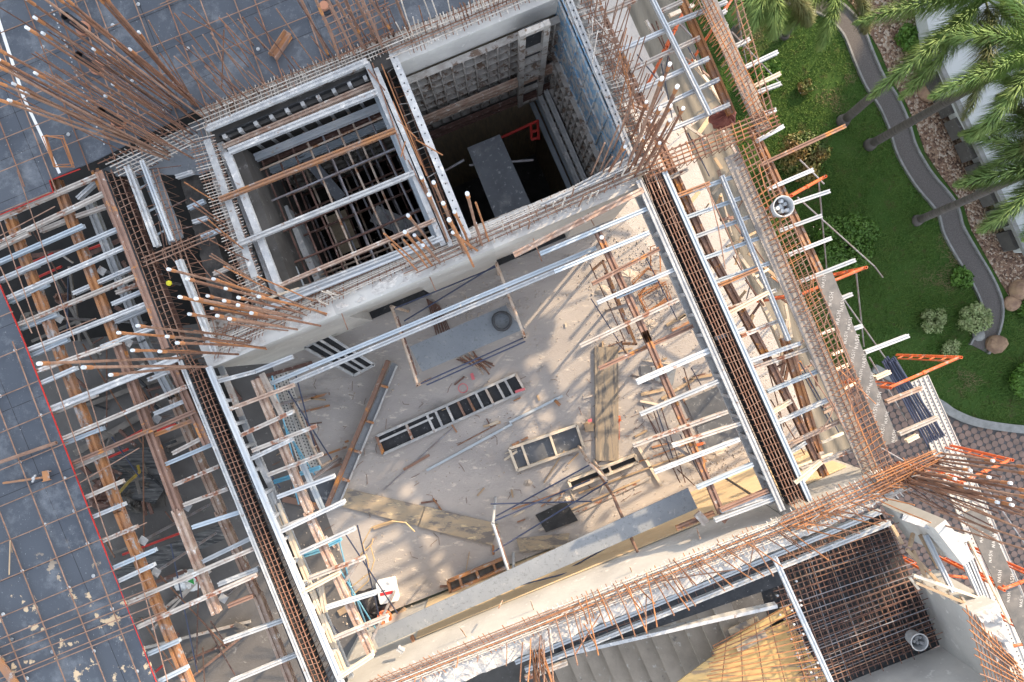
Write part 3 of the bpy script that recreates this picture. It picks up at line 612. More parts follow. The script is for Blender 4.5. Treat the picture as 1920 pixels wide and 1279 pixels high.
mesh_mat('white-splashed bar band on the wall above the room, right part', [(800, 470), (1190, 303), (1200, 330), (812, 500)], 8, 46, -.03, .009, ['splash_bar', 'splash_bar', 'rust_pale'], spread=1, stick=.15)
mesh_mat('rust-splashed bars on the outer side of the right shaft wall', [(1085, -20), (1118, -30), (1232, 290), (1195, 302)], 44, 6, -.02, .008, ['rust', 'splash_bar', 'rust_pale'], spread=1, stick=.5)
mesh_mat('dense white and rusty bar band on the lower wall of the room, left part', [(690, 1278), (1060, 1130), (1075, 1160), (720, 1300)], 8, 40, .0, .009, ['splash_bar', 'orange_rust', 'splash_bar', 'rust_pale'], spread=1, stick=.2)
mesh_mat('dense white and rusty bar band on the lower wall of the room, right part', [(1060, 1130), (1480, 965), (1500, 998), (1075, 1165)], 8, 46, .0, .009, ['splash_bar', 'orange_rust', 'splash_bar', 'rust_pale'], spread=1, stick=.2)
mesh_mat('bright rusty bar band between the room and the right corner column', [(1480, 960), (1700, 860), (1740, 905), (1500, 1000)], 8, 26, .05, .010, ['splash_bar', 'orange_rust', 'rust'], spread=1, stick=.2)
mesh_mat('tangle of rusty bars at the head of the right corner column', [(1640, 890), (1745, 845), (1765, 870), (1660, 925)], 7, 12, .12, .010, ['rust', 'orange_rust'], spread=1.5, stick=.2)
mesh_mat('rusty bar mesh on the broken wall at the lower right corner', [(1810, 1140), (1905, 1240), (1935, 1310), (1850, 1290)], 9, 12, .05, .010, ['orange_rust', 'rust_pale'], spread=1, stick=.1)

# ================================================================ BEAM CAGES
def cage(lab, p0, p1, wpx, z, depth, nlong, nst, m=('rust', 'rust_pale'), rl=.0095, rs=.005, skew=0, group='rebar beam cages'):
    t = thing('beam_cage', lab, 'rebar cage', at(*p0, z - depth), group)
    d = Vector((p1[0] - p0[0], p1[1] - p0[1])).normalized(); nx, ny = -d.y, d.x
    for lay in (0, 1):
        for i in range(nlong):
            f = (i / (nlong - 1) - .5) * .92 if nlong > 1 else 0
            zz = z - lay * (depth - .05) - .012; e = R.uniform(-1, 1)
            k = 6; pts = []
            for s in range(k + 1):
                x, y = L2(p0, p1, s / k); o = f * wpx + R.uniform(-.7, .7)
                pts.append(at(x + nx * o, y + ny * o, zz + R.uniform(-.006, .006)))
            mk('longitudinal_bar', tube(pts, rl, 6), R.choice(m), t)
    for i in range(nst):
        x, y = L2(p0, p1, (i + .5 + R.uniform(-.15, .15)) / nst); h = wpx / 2 + 1.5
        sk = skew + R.uniform(-2.5, 2.5)
        a = at(x + nx * h + d.x * sk, y + ny * h + d.y * sk, 0); b = at(x - nx * h - d.x * sk, y - ny * h - d.y * sk, 0)
        loop = [Vector((a.x, a.y, z)), Vector((b.x, b.y, z)), Vector((b.x, b.y, z - depth)), Vector((a.x, a.y, z - depth))]
        mk('stirrup', ring_tube(loop, rs, 5), R.choice(m), t)
    return t
cage('long beam cage in the dark trench down the left side of the room', (362, 690), (600, 1290), 26, -.02, .42, 4, 62)
cage('long beam cage in the dark trench down the right side of the room', (1222, 322), (1496, 945), 27, -.02, .42, 5, 48)
cage('beam cage running down from the corner mat beside the left open bay', (208, 318), (330, 640), 24, -.03, .4, 3, 26)
cage('narrow rusty cage between the steel trough and the cement-coated bay', (286, 318), (392, 640), 20, -.03, .4, 3, 20)
cage('short rusty cage crossing from the trough to the left shaft bars', (268, 492), (400, 438), 16, .02, .3, 3, 8)
cage('rusty cage ending at the corner above the left side of the room', (332, 640), (362, 700), 24, -.03, .4, 4, 8)
cage('orange rusty cage on the long walkway board, upper part', (1312, -20), (1432, 226), 26, .0, .24, 4, 32, ('rust_pale', 'orange_rust'), .009, .006, 4)
cage('orange rusty cage on the long walkway board, lower part', (1402, 268), (1664, 898), 44, .0, .26, 5, 62, ('rust_pale', 'orange_rust', 'rust'), .009, .006, 4)
cage('heavy rusty cage bridging from the shaft corner to the walkway board', (1212, 316), (1458, 218), 34, .04, .34, 5, 20, ('rust', 'rust_pale', 'orange_rust'), .012, .007)
cage('slim orange cage outside the long walkway board near the bucket', (1452, 238), (1378, -20), 12, .02, .25, 2, 22, ('orange_rust', 'rust_pale'), .008, .005, 3)
cage('ladder of tie bars in the narrow wall between the two shafts', (722, 100), (862, 470), 15, -.1, .3, 2, 22, ('splash_bar', 'rust', 'orange_rust'), .012, .006)
# trench linings (side forms) of the two long cages
def sideform(lab, p0, p1, off, m_top, m_panel, wd=.07, depth=.5, inner=1, posts=0, name='side_form'):
    t = thing(name, lab, 'formwork', at(*p0, -depth))
    d = Vector((p1[0] - p0[0], p1[1] - p0[1])).normalized(); nx, ny = -d.y, d.x
    a = (p0[0] + nx * off, p0[1] + ny * off); b = (p1[0] + nx * off, p1[1] + ny * off)
    mk('panel', bar(at(*a, 0) + Vector((0, 0, -depth / 2)), at(*b, 0) + Vector((0, 0, -depth / 2)), .02, depth - .02), m_panel, t)
    o2 = off + inner * wd * 70
    a2 = (p0[0] + nx * o2, p0[1] + ny * o2); b2 = (p1[0] + nx * o2, p1[1] + ny * o2)
    mk('top_rail', joistp(at(*a2, 0) + Vector((0, 0, -.03)), at(*b2, 0) + Vector((0, 0, -.03)), wd, .06), m_top, t)
    mk('bottom_rail', bar(at(*a2, 0) + Vector((0, 0, -depth + .05)), at(*b2, 0) + Vector((0, 0, -depth + .05)), wd, .06), m_top, t)
    for i in range(posts):
        x, y = L2(a2, b2, (i + .5) / posts); mk('stiffener', bar(at(x, y, 0) + Vector((0, 0, -.06)), at(x, y, 0) + Vector((0, 0, -depth)), wd * .9, .05), m_top, t)
    return t, nx, ny
sideform('left side form of the trench down the left side of the room', (338, 676), (590, 1300), -4, 'crust_light', 'film_black', .07, .5, 1, 14)
t, nx, ny = sideform('right side form of the trench down the left side of the room', (384, 690), (640, 1300), 0, 'alu_bright', 'film_black', .09, .5, -1, 14)
t, nx, ny = sideform('left side form of the trench down the right side of the room', (1203, 335), (1474, 955), 0, 'crust_light', 'film_black', .09, .5, 1, 16)
sideform('right side form of the trench down the right side of the room', (1240, 322), (1515, 942), 0, 'alu', 'film_black', .08, .5, -1, 14)
sideform('rusty form along the left of the bay cage', (192, 318), (318, 650), 0, 'rust_beam', 'film_black', .12, .45, 1, 0)
tag(mk('trench_bottom', bar(at(362, 690, -.52), at(600, 1290, -.52), .36, .02), 'film_black'), 'black bottom form of the trench down the left side of the room', 'formwork')
tag(mk('trench_bottom', bar(at(1222, 322, -.52), at(1496, 945, -.52), .36, .02), 'film_black'), 'black bottom form of the trench down the right side of the room', 'formwork')
tag(mk('trench_bottom', bar(at(208, 318, -.52), at(330, 640, -.52), .36, .02), 'dark_rust'), 'dark bottom form of the bay cage below the corner mat', 'formwork')
# rough cement-coated bay between cage and shaft
tag(rough_top('cement_coated_form', (line((352, 300), (440, 640)), line((300, 316), (392, 660))), -.5, .06, 'mud', None, 50, 8), 'dark cement-crusted form between the rusty cages left of the left shaft', 'formwork')
# steel trough
t = thing('steel_trough', 'long grey steel trough lying between the cages left of the left shaft', 'trough', at(280, 380, -.4))
mk('bottom_panel', prism([W(246, 318), W(278, 308), W(328, 440), W(300, 455)], -.30, -.28), 'film_grey', t)
mk('side_rail', joistp(at(240, 312, -.02), at(296, 462, -.02), .09, .10), 'crust_light', t); mk('side_rail', joistp(at(268, 302, -.02), at(324, 452, -.02), .07, .10), 'alu_bright', t)
for i in range(3): mk('cross_rib', bar(at(*L2((246, 330), (300, 458), i / 3 + .2), -.27), at(*L2((272, 318), (325, 445), i / 3 + .2), -.27), .03, .02), 'alu', t)
tag(mk('timber_beam', joistp(at(336, 488, .02), at(404, 660, .02), .10, .09), 'crust_light'), 'white cement-splashed beam lying beside the tall left column bars', 'beam')
tag(mk('yellow_ball', ball(at(317, 531, .0), .045, 10, 8), mat('yellow_plastic', (.55, .5, .03), None, 4)), 'small yellow plastic ball among the rusty cages', 'ball')

# ================================================================ JOISTS
def joists(rows, name, lab, group, cat='joist', default=('alu',), z=-.08, w_=.064, h_=.085):
    rows = sorted(rows, key=(lambda q: q[0] + q[2]) if 'from the left' in lab else (lambda q: .91 * (q[1] + q[3]) + .41 * (q[0] + q[2])))
    for i, q in enumerate(rows):
        x0, y0, x1, y1 = [v + R.uniform(-1.6, 1.6) for v in q[:4]]; m = q[4] if len(q) > 4 and q[4] else default[0]; zz = q[5] if len(q) > 5 else z; ww = q[6] if len(q) > 6 else w_
        lm = MN.get(m, 'grey')
        if m == 'alu' and default == ('alu',): m = R.choice(['alu', 'alu', 'alu_dusty', 'alu_dusty', 'alu_bright', 'alu_old']); lm = 'aluminium'
        f = chan if m in ('hollow',) else joistp
        tag(mk(name, f(at(x0, y0, zz), at(x1, y1, zz), ww, h_), m if m != 'hollow' else 'alu'), lab.replace('{o}', o_(i + 1)).replace('{m}', lm), cat, group)
MN = {'alu': 'blue-grey aluminium', 'alu_bright': 'bright aluminium', 'alu_old': 'cement-stained', 'rust_beam': 'rusty brown', 'orange_beam': 'orange rusty', 'coated_beam': 'cement-coated rusty', 'crust_light': 'white splashed', 'dark_rust': 'dark rusty', 'wood_pale': 'pale timber', 'rust_pale': 'pale rusty'}
g = 'joists over the open left bay'
joists([(-10, 414, 192, 327, 'alu_old'), (0, 455, 205, 360, 'alu_old'), (-10, 468, 55, 439), (-10, 496, 156, 422), (-5, 527, 232, 426), (0, 528, 71, 498, None, -.16), (15, 559, 246, 457, 'crust_light'), (18, 566, 90, 532, None, -.16), (34, 610, 268, 512, 'alu_old'), (38, 617, 110, 588, None, -.16),
        (52, 658, 289, 564, 'crust_light'), (57, 667, 129, 635, None, -.16), (190, 650, 306, 608, 'crust_light'), (68, 697, 225, 642, 'alu_old'), (75, 719, 145, 689), (95, 767, 335, 672, 'crust_light', -.08, .10), (98, 777, 182, 739, None, -.17), (116, 824, 352, 725, 'alu_old'), (118, 831, 195, 804, None, -.16),
        (135, 871, 370, 771, 'rust_beam'), (138, 877, 210, 846, None, -.16), (160, 933, 232, 901), (172, 972, 235, 944), (192, 1016, 256, 988), (212, 1066, 294, 1031), (221, 1091, 291, 1058), (237, 1132, 484, 1026), (255, 1176, 484, 1078), (275, 1228, 337, 1199), (295, 1279, 352, 1250)],
       'aluminium_joist', '{m} joist over the open left bay, {o} from the top along the deck edge', g)
joists([(140, 550, 251, 502), (220, 550, 265, 532, 'alu_old'), (211, 570, 268, 546), (217, 605, 283, 577), (78, 434, 128, 412, 'alu_old'), (145, 407, 204, 385, 'alu_old'), (147, 372, 185, 338), (292, 775, 352, 750), (324, 849, 382, 820), (312, 869, 398, 834), (327, 910, 412, 874, 'alu_old'), (347, 947, 430, 915, 'alu_old'),
        (362, 988, 450, 960), (382, 1051, 470, 1010), (410, 1094, 484, 1066), (421, 1201, 532, 1163), (432, 1279, 556, 1226, 'crust_light'), (330, 95, 371, 80, 'alu_old'), (430, 1135, 475, 1118, 'rust_beam'), (280, 712, 330, 690, 'crust_light'), (330, 332, 362, 322), (352, 390, 385, 378), (363, 418, 392, 408), (378, 446, 415, 430), (400, 514, 432, 500), (300, 800, 368, 786, 'wood'), (288, 815, 368, 785, 'orange_beam')][:17] + [(430, 1135, 475, 1118, 'rust_beam'), (280, 712, 330, 690, 'crust_light'), (330, 332, 362, 322), (352, 390, 385, 378), (363, 418, 392, 408), (378, 446, 415, 430), (400, 514, 432, 500), (288, 816, 368, 786, 'orange_beam')],
       'aluminium_joist', 'short {m} joist in the left bay near the cages, {o} from the top', g, z=-.22)
g = 'stringers under the joists'
joists([(18, 400, 105, 640, 'orange_beam'), (105, 640, 226, 960, 'orange_beam'), (225, 957, 357, 1290, 'orange_beam'), (105, 338, 218, 640, 'orange_beam'), (222, 642, 336, 955, 'rust_beam'), (332, 955, 408, 1149, 'coated_beam'), (183, 318, 318, 650, 'rust_beam'), (325, 682, 391, 832, 'rust_beam')], 'steel_stringer', '{m} stringer running down the left bay, {o} from the left', g, 'beam', z=-.21, w_=.13, h_=.13)
joists([(322, 738, 415, 960, 'coated_beam'), (412, 957, 482, 1115, 'coated_beam'), (482, 1115, 552, 1290, 'coated_beam'), (166, 372, 270, 640, 'alu'), (270, 640, 325, 748, 'alu')], 'steel_stringer', '{m} lower stringer deep in the left bay, {o} from the top', g, 'beam', z=-.65, w_=.13, h_=.13)
g = 'joists reaching into the room from the left trench'
joists([(405, 715, 480, 696, 'crust_light'), (480, 696, 548, 668, 'alu_bright'), (425, 770, 551, 723, 'coated_beam'), (440, 821, 551, 771), (475, 846, 594, 799, 'alu_old'), (470, 862, 551, 824, 'crust_light'), (502, 890, 604, 851, 'alu_old'), (520, 932, 627, 893), (520, 1001, 646, 938, 'alu'), (520, 992, 646, 944, 'crust_light', -.16), (562, 1036, 667, 989), (580, 1086, 684, 1046, 'alu_old'), (566, 1110, 639, 1073, 'wood_pale', -.03), (611, 1139, 705, 1109), (627, 1196, 730, 1156, 'alu_old'), (632, 1271, 700, 1226, 'wood_pale', -.02)],
       'aluminium_joist', '{m} joist reaching into the left side of the room, {o} from the top', g)
joists([(480, 712, 580, 962, 'coated_beam'), (575, 957, 697, 1229, 'coated_beam')], 'steel_stringer', 'cement-coated rusty stringer under the left joists of the room, {o} from the top', 'stringers under the joists', 'beam', z=-.20, w_=.12, h_=.12)
joists([(492, 700, 530, 782, 'alu'), (397, 700, 490, 935, 'alu_bright'), (500, 950, 620, 1230, 'wood'), (520, 946, 650, 1270, 'wood_pale'), (598, 1070, 610, 1150, 'wood_pale'), (420, 705, 450, 780, 'alu'), (478, 850, 505, 905, 'crust_light'), (505, 925, 530, 985, 'alu'), (565, 865, 605, 960, 'alu')],
       'timber_strip', '{m} strip beside the left trench of the room, {o} from the top', 'strips beside the left trench', 'strip', z=-.28, w_=.085, h_=.05)
g = 'joists reaching into the room from the right trench'
joists([(1014, 476, 1217, 389), (1039, 510, 1217, 436), (1110, 534, 1236, 466, 'rust_beam'), (1121, 567, 1264, 504, 'alu_bright'), (1155, 556, 1230, 524, 'alu', -.17), (1089, 650, 1272, 561, 'alu_old'), (1122, 692, 1300, 612, 'rust_beam', -.3), (1194, 715, 1335, 656, 'alu', -.08, .09), (1201, 777, 1347, 716), (1188, 836, 1365, 772, 'alu_old'), (1261, 834, 1395, 790, 'alu'), (1228, 886, 1387, 824), (1307, 914, 1412, 870), (1350, 955, 1440, 920, 'rust_beam'), (1350, 958, 1450, 925, 'alu', -.12), (1340, 975, 1460, 930, 'alu')],
       'aluminium_joist', '{m} joist reaching into the right side of the room, {o} from the top', g)
joists([(1118, 430, 1217, 642, 'rust_beam'), (1207, 620, 1352, 962, 'rust_beam')], 'steel_stringer', 'rusty brown stringer under the right joists of the room, {o} from the top', 'stringers under the joists', 'beam', z=-.20, w_=.105, h_=.12)
joists([(492, 727, 1118, 465), (545, 719, 1040, 508)], 'aluminium_rail', 'very long aluminium rail slanting across the upper part of the room, {o} from the top', 'long rails across the room', 'rail', z=-.45, w_=.07, h_=.08)
g = 'outer joists on the garden side'
joists([(1118, 33, 1192, 0), (1235, 25, 1280, 4, 'alu_old'), (1250, 48, 1362, 5, 'alu'), (1155, 98, 1250, 55), (1182, 130, 1312, 72, 'alu_old'), (1192, 172, 1330, 110), (1207, 215, 1348, 150), (1230, 253, 1366, 195), (1245, 338, 1290, 318), (1260, 370, 1375, 330, 'alu'), (1282, 411, 1395, 371), (1262, 370, 1330, 345, 'orange_beam', -.2), (1296, 447, 1405, 407, 'alu_bright'), (1315, 486, 1425, 445), (1337, 530, 1450, 492), (1340, 540, 1420, 505, 'orange_beam', -.2), (1357, 584, 1455, 545, 'alu_old'), (1360, 592, 1440, 548, 'wood_pale', -.2), (1340, 636, 1395, 615), (1390, 630, 1460, 600, 'alu_old'), (1400, 679, 1500, 645, 'alu_bright'), (1410, 692, 1530, 647), (1440, 735, 1545, 692), (1455, 793, 1565, 742), (1472, 836, 1575, 790, 'coated_beam'), (1480, 850, 1510, 828), (1446, 776, 1482, 752, 'wood_pale'), (1490, 905, 1540, 865, 'wood_pale', -.02), (1500, 880, 1600, 842, 'alu_old')],
       'aluminium_joist', '{m} joist between the right trench and the walkway board, {o} from the top', g, z=-.40)
joists([(1345, 55, 1364, 46, 'alu_bright'), (1357, 97, 1405, 75, 'alu_bright'), (1382, 134, 1458, 100, 'alu_bright'), (1395, 173, 1463, 140, 'wood_pale'), (1398, 182, 1463, 157, 'alu_bright'), (1410, 222, 1454, 205, 'alu_bright'), (1420, 266, 1468, 238, 'alu_bright'), (1425, 310, 1585, 236, 'rust_beam'), (1440, 353, 1525, 318, 'alu_bright'), (1470, 387, 1555, 359, 'alu_bright'), (1462, 433, 1541, 405, 'alu_bright'), (1475, 480, 1556, 446, 'alu_bright'), (1497, 528, 1604, 489, 'alu_bright'), (1576, 561, 1597, 552, 'alu_bright'), (1600, 618, 1616, 611, 'alu_bright'), (1620, 662, 1701, 629, 'alu_bright'), (1640, 708, 1669, 697, 'wood_pale'), (1660, 755, 1728, 726, 'coated_beam'), (1685, 815, 1758, 782, 'alu_old'), (1700, 828, 1722, 818, 'wood_pale'), (1346, 30, 1362, 22, 'alu_bright')],
       'aluminium_joist', '{m} joist end sticking out over the garden, {o} from the top', 'joist ends over the garden', z=-.40)
joists([(1112, -5, 1335, 480, 'rust_beam'), (1335, 480, 1442, 680, 'rust_beam'), (1442, 680, 1547, 892, 'rust_beam'), (1470, 635, 1534, 848, 'orange_beam'), (1278, -5, 1372, 215, 'orange_beam'), (1408, 240, 1536, 512, 'orange_beam')], 'steel_stringer', '{m} stringer on the garden side, {o} from the left', 'stringers on the garden side', 'beam', z=-.55, w_=.12, h_=.12)
joists([(1222, -5, 1330, 215, 'alu_bright'), (1352, 330, 1480, 640, 'alu_bright')], 'aluminium_joist', 'long bright joist lying lengthwise across the garden side joists, {o} from the top', 'lengthwise joists on the garden side', z=-.30)
# walkway boards
tag(mk('walkway_board', bar(at(1325, -10, -.32), at(1432, 245, -.32), .24, .025), 'coated_beam'), 'cement-stained board under the upper orange cage', 'board'); 
M['stained_board'] = mat('stained_board', (.36, .32, .28), (.26, .235, .215), 4, .35, .65, .85, c3=(.46, .43, .40), s3=6, t3=.58)
for o in bpy.data.objects:
    if o.name == 'walkway_board': o.data.materials[0] = M['stained_board']
tag(mk('walkway_board', bar(at(1372, 290, -.32), at(1642, 905, -.32), .27, .025), 'stained_board'), 'long grey cement-stained board under the lower orange cage', 'board')

# boards lettered with the maker's stamp
def letter_strokes():
    return {'N': [((0, 0), (0, 1)), ((0, 1), (.6, 0)), ((.6, 0), (.6, 1))], 'A': [((0, 0), (.35, 1)), ((.35, 1), (.7, 0)), ((.13, .38), (.57, .38))], 'S': [((.6, .9), (.3, 1)), ((.3, 1), (.03, .78)), ((.03, .78), (.57, .3)), ((.57, .3), (.3, 0)), ((.3, 0), (0, .1))], 'H': [((0, 0), (0, 1)), ((.6, 0), (.6, 1)), ((0, .5), (.6, .5))]}
LS = letter_strokes()
def stamp_word(o, ux, uy, s, z):
    parts = []; x = 0
    for ch in 'NASH':
        for (a, b) in LS[ch]:
            p = o + ux * (x + a[0]) * s + uy * a[1] * s; q = o + ux * (x + b[0]) * s + uy * b[1] * s
            parts.append(bar(Vector((p.x, p.y, z)), Vector((q.x, q.y, z)), s * .17, .002))
        x += .95
    return parts
def stamped(lab, p0, p1, wm, z, words):
    t = thing('stamped_board', lab, 'board', at(*p0, z)); mk('board', bar(at(*p0, z), at(*p1, z), wm, .022), 'film_stamped', t)
    mk('edge', join(bar(at(*p0, z), at(*p0, z) + (at(*p1, z) - at(*p0, z)).normalized() * .006 * 1, wm + .002, .02)), 'wood', t)
    d = (at(*p1, z) - at(*p0, z)); L = d.length; d.normalize(); s = Vector((-d.y, d.x, 0)); parts = []
    ux = (d * -.80 + s * .45).normalized(); uy = Vector((-ux.y, ux.x, 0)) 
    n = words
    for i in range(n):
        for side in (-1, 1):
            o = at(*p0, z) + d * (L * (i + .75 + side * .22) / n) + s * (side * wm * .24 - .02) - uy * .03
            if R.random() < .8: parts += stamp_word(o, ux, uy, .058 * R.uniform(.85, 1.1), z + .0125)
    mk('stamp_lettering', join(*parts), 'white_ink', t)
M['film_stamped'] = mat('stamped_film_board', (.10, .098, .095), (.16, .15, .14), 5, .35, .65, .6, c3=(.30, .27, .24), s3=8, t3=.60)
M['white_ink'] = mat('white_ink', (.46, .45, .43), (.22, .21, .20), 30, .5, .62, bump=0)
stamped('grey film board stamped with white lettering beside the lower orange cage', (1544, 516), (1668, 832), .29, -.25, 9)
stamped('grey film board stamped with white lettering over the driveway pavers at lower right', (1822, 955), (1975, 1290), .34, -1.1, 9)
tag(mk('timber_strip', bar(at(1815, 1010, -1.0), at(1893, 1168, -1.0), .035, .05), 'wood_pale'), 'thin pale timber strip along the lettered board at lower right', 'strip')

tag(mk('soffit_form', prism([W(*p) for p in [(150, 317), (366, 208), (398, 255), (400, 300), (356, 318), (240, 318), (192, 322)]], -.36, -.33), 'film_grey'), 'grey form sheet below the splashed mat at the foot of the tall corner bars', 'formwork')
tag(rough_top('cement_coated_form', (line((396, 300), (460, 560)), line((352, 318), (420, 600))), -1.2, .06, 'mud', None, 40, 8), 'dark crusted form directly left of the left shaft below the white-splashed bars', 'formwork')
# ================================================================ SHAFT FORMWORK
def waffle(lab, p0, p1, z0, z1, nx_, nz, m_sheet, m_rib, side, dep=.07):
    t = thing('wall_form', lab, 'formwork', at(*p0, z1)); a = W(*p0); b = W(*p1); s = W(*side); d = (b - a).normalized(); n_ = Vector((-d.y, d.x))
    if n_.dot(s - a) < 0: n_ = -n_
    mk('sheet', prism([a, b, b + n_ * .012, a + n_ * .012], z1, z0), m_sheet, t)
    for i in range(nx_ + 1):
        c = a.lerp(b, i / nx_); mk('vertical_rib', prism([c - d * .012 + n_ * .012, c + d * .012 + n_ * .012, c + d * .012 + n_ * dep, c - d * .012 + n_ * dep], z1, z0), m_rib, t)
    for j in range(nz + 1):
        zz = lerp(z0, z1, j / nz); mk('horizontal_rib', prism([a + n_ * .013, b + n_ * .013, b + n_ * dep * .93, a + n_ * dep * .93], zz - .012, zz + .012), m_rib, t)
    return t, a, b, d, n_
def wale(lab, p0, p1, z, off, side, m, w_=.09, h_=.12, name='wale_beam', grp='wale beams on the shaft forms'):
    a = W(*p0); b = W(*p1); s = W(*side); d = (b - a).normalized(); n_ = Vector((-d.y, d.x))
    if n_.dot(s - a) < 0: n_ = -n_
    a += n_ * off; b += n_ * off
    tag(mk(name, joistp((a.x, a.y, z), (b.x, b.y, z), w_, h_), m), lab, 'beam', grp)
ins2 = (900, 300)
waffle('cement-crusted waffle form on the upper wall of the right shaft', (745, 124), (1062, -6), -.52, -3.0, 14, 9, 'crusty', 'crusty', ins2, .13)
for k, zz in enumerate((-1.95, -2.1, -2.9, -3.05)):
    wale(f'rusty wale beam along the upper wall of the right shaft, {o_(k+1)} from the top', (748, 132), (1052, 6), zz, .18, ins2, 'dark_rust' if k > 1 else 'coated_beam')
t = thing('wall_form', 'tall dark panel form with white-splashed frame in the upper right corner of the right shaft', 'formwork', at(990, 20, -3))
a = W(968, 36); b = W(1014, 17); n_ = Vector((.35, -.93)).normalized() * .16
a += n_ * 1.2; b += n_ * 1.2
mk('sheet', prism([a, b, b + n_ * .1, a + n_ * .1], -3.2, .05), 'film_black', t)
for q in (a, b): d = (b - a).normalized() * .05; mk('frame_post', prism([q - d + n_ * .12, q + d + n_ * .12, q + d + n_ * .7, q - d + n_ * .7], -3.2, .06), 'crusty', t)
for zz in (.0, -.75, -1.15, -1.5, -1.85, -2.5, -3.15): mk('frame_rail', prism([a + n_ * .12, b + n_ * .12, b + n_ * .65, a + n_ * .65], zz - .05, zz + .05), 'crusty', t)
# right wall inner, blue form
waffle('blue-painted panel form on the right wall of the right shaft', (1047, -10), (1183, 300), -.04, -1.7, 7, 2, 'blue_form', 'blue_form', ins2, .04)
waffle('cement-crusted panel form below the blue one in the right shaft', (1046, -10), (1182, 300), -1.72, -4.4, 16, 8, 'crusty', 'crusty', ins2, .12)
t, a, b, d, n_ = waffle('outer blue steel panel row at the top of the right shaft wall', (1054, -4), (1190, 306), .02, -.6, 9, 1, 'blue_form', 'blue_form', ins2, .03)
tag(mk('form_top_rail', joistp((*W(1066, 0), .02), (*W(1186, 298), .02), .10, .05), 'crust_light'), 'drilled white top rail of the blue form on the right shaft wall', 'rail')
def rail_holes(p0, p1, n, z, w_=.018):
    ps = []
    for i in range(n):
        c = W(*L2(p0, p1, (i + .5) / n)); ps.append(disc((c.x, c.y, z), w_, .004, 8))
    return join(*ps)
for k, (zz, off) in enumerate(((-3.0, .16), (-3.05, .30), (-4.2, .16), (-4.25, .30))):
    wale(f'pale steel wale along the right wall of the right shaft, {o_(k+1)} from the top', (1040, -10), (1176, 300), zz, off, ins2, 'crust_light' if k < 2 else 'alu')
# plywood faces low in the shaft
tag(mk('plywood_lining', wallbox((1038, -14), (1176, 300), .02, -9, -4.4, ins2), 'brown_ply'), 'brown stained plywood low on the right wall of the right shaft', 'formwork')
# work platform in right shaft
t = thing('work_platform', 'grey plywood platform hanging inside the right shaft', 'platform', at(940, 330, -3))
mk('board', ppoly([(876, 277), (937, 252), (1003, 400), (1010, 430), (945, 450)], -2.5, .03), 'film', t)
for q in ((870, 300, 800, 340), (880, 310, 1000, 300)): mk('bearer_tube', tube([at(q[0], q[1], -2.58), at(q[2], q[3], -2.58)], .025, 8), 'grey_tube', t)
t = thing('ladder_scaffold', 'red ladder-type scaffold frame deep in the right shaft', 'scaffold frame', at(1000, 240, -4))
for q in ((940, 258, 1010, 226), (995, 232, 997, 260), (1008, 226, 1010, 262), (996, 262, 1010, 258), (996, 248, 1009, 244)): mk('tube', tube([at(q[0], q[1], -3.4), at(q[2], q[3], -3.4)], .03, 8), 'red', t)
# left shaft
ins1 = (620, 330)
t = thing('wall_form', 'splashed aluminium-framed black panel row along the upper wall of the left shaft', 'formwork', at(560, 200, -1.5))
a = W(404, 250); b = W(700, 126); n_ = (W(620, 330) - W(560, 195)).normalized(); d = (b - a).normalized()
mk('sheet', prism([a, b, b + n_ * .02, a + n_ * .02], -1.4, -.08), 'film_black', t)
mk('top_rail', joistp((*W(388, 243), .02), (*W(690, 116), .02), .09, .08), 'crust_light', t)
for i in range(10):
    c = a.lerp(b, (i + .3) / 10); mk('stiffener', prism([c - d * .03 + n_ * .02, c + d * .03 + n_ * .02, c + d * .03 + n_ * .09, c - d * .03 + n_ * .09], -1.4, -.1), 'crust_light', t)
wale('rusty brown wale beam along the upper wall of the left shaft', (404, 258), (700, 134), -.22, .10, ins1, 'coated_beam', .08, .1)
wale('pale aluminium wale beam along the upper wall of the left shaft', (404, 262), (706, 138), -.88, .16, ins1, 'alu_bright', .12, .1)
wale('dark rusty wale beam lower along the upper wall of the left shaft', (410, 262), (706, 138), -1.2, .14, ins1, 'dark_rust', .08, .1)
wale('cement-splashed wale beam lower along the upper wall of the left shaft', (410, 262), (706, 138), -1.55, .20, ins1, 'alu', .10, .1)
waffle('cement-crusted waffle form low on the upper wall of the left shaft', (425, 275), (706, 150), -1.6, -3.6, 12, 6, 'crusty', 'crusty', ins1)
# left shaft, left wall strips
for k, (p0, p1, z, m) in enumerate([((388, 262), (478, 520), -.02, 'crust_light'), ((400, 258), (510, 555), -.25, 'crust_light'), ((424, 285), (530, 560), -.05, 'crust_light'), ((446, 330), (545, 560), -.9, 'alu'), ((470, 350), (560, 550), -1.6, 'crust_light')]):
    tag(mk('form_panel_edge', join(bar((*W(*p0), z), (*W(*p1), z), .11, .07), bar((*(W(*p0)), z - .5), (*(W(*p1)), z - .5), .02, .9)), m), f'cement-crusted form edge down the left side of the left shaft, {o_(k+1)} from the outside', 'formwork', 'form edges beside the left shaft')
for k, (p0, p1, z, m, w_) in enumerate([((688, 118), (832, 460), .0, 'crust_light', .09), ((706, 130), (846, 462), .02, 'crust_light', .07), ((737, 104), (878, 448), .02, 'crust_light', .12), ((690, 150), (815, 450), -.6, 'alu', .09)]):
    o = tag(mk('form_panel_edge', join(bar((*W(*p0), z), (*W(*p1), z), w_, .08), bar((*W(*p0), z - .65), (*W(*p1), z - .65), .02, 1.2)), m), ['broad splashed form rail on the left of the narrow wall between the shafts', 'thin splashed form rail on the left of the narrow wall between the shafts', 'drilled white form rail on the right of the narrow wall between the shafts', 'lower grey form rail at the right side of the left shaft'][k], 'formwork')
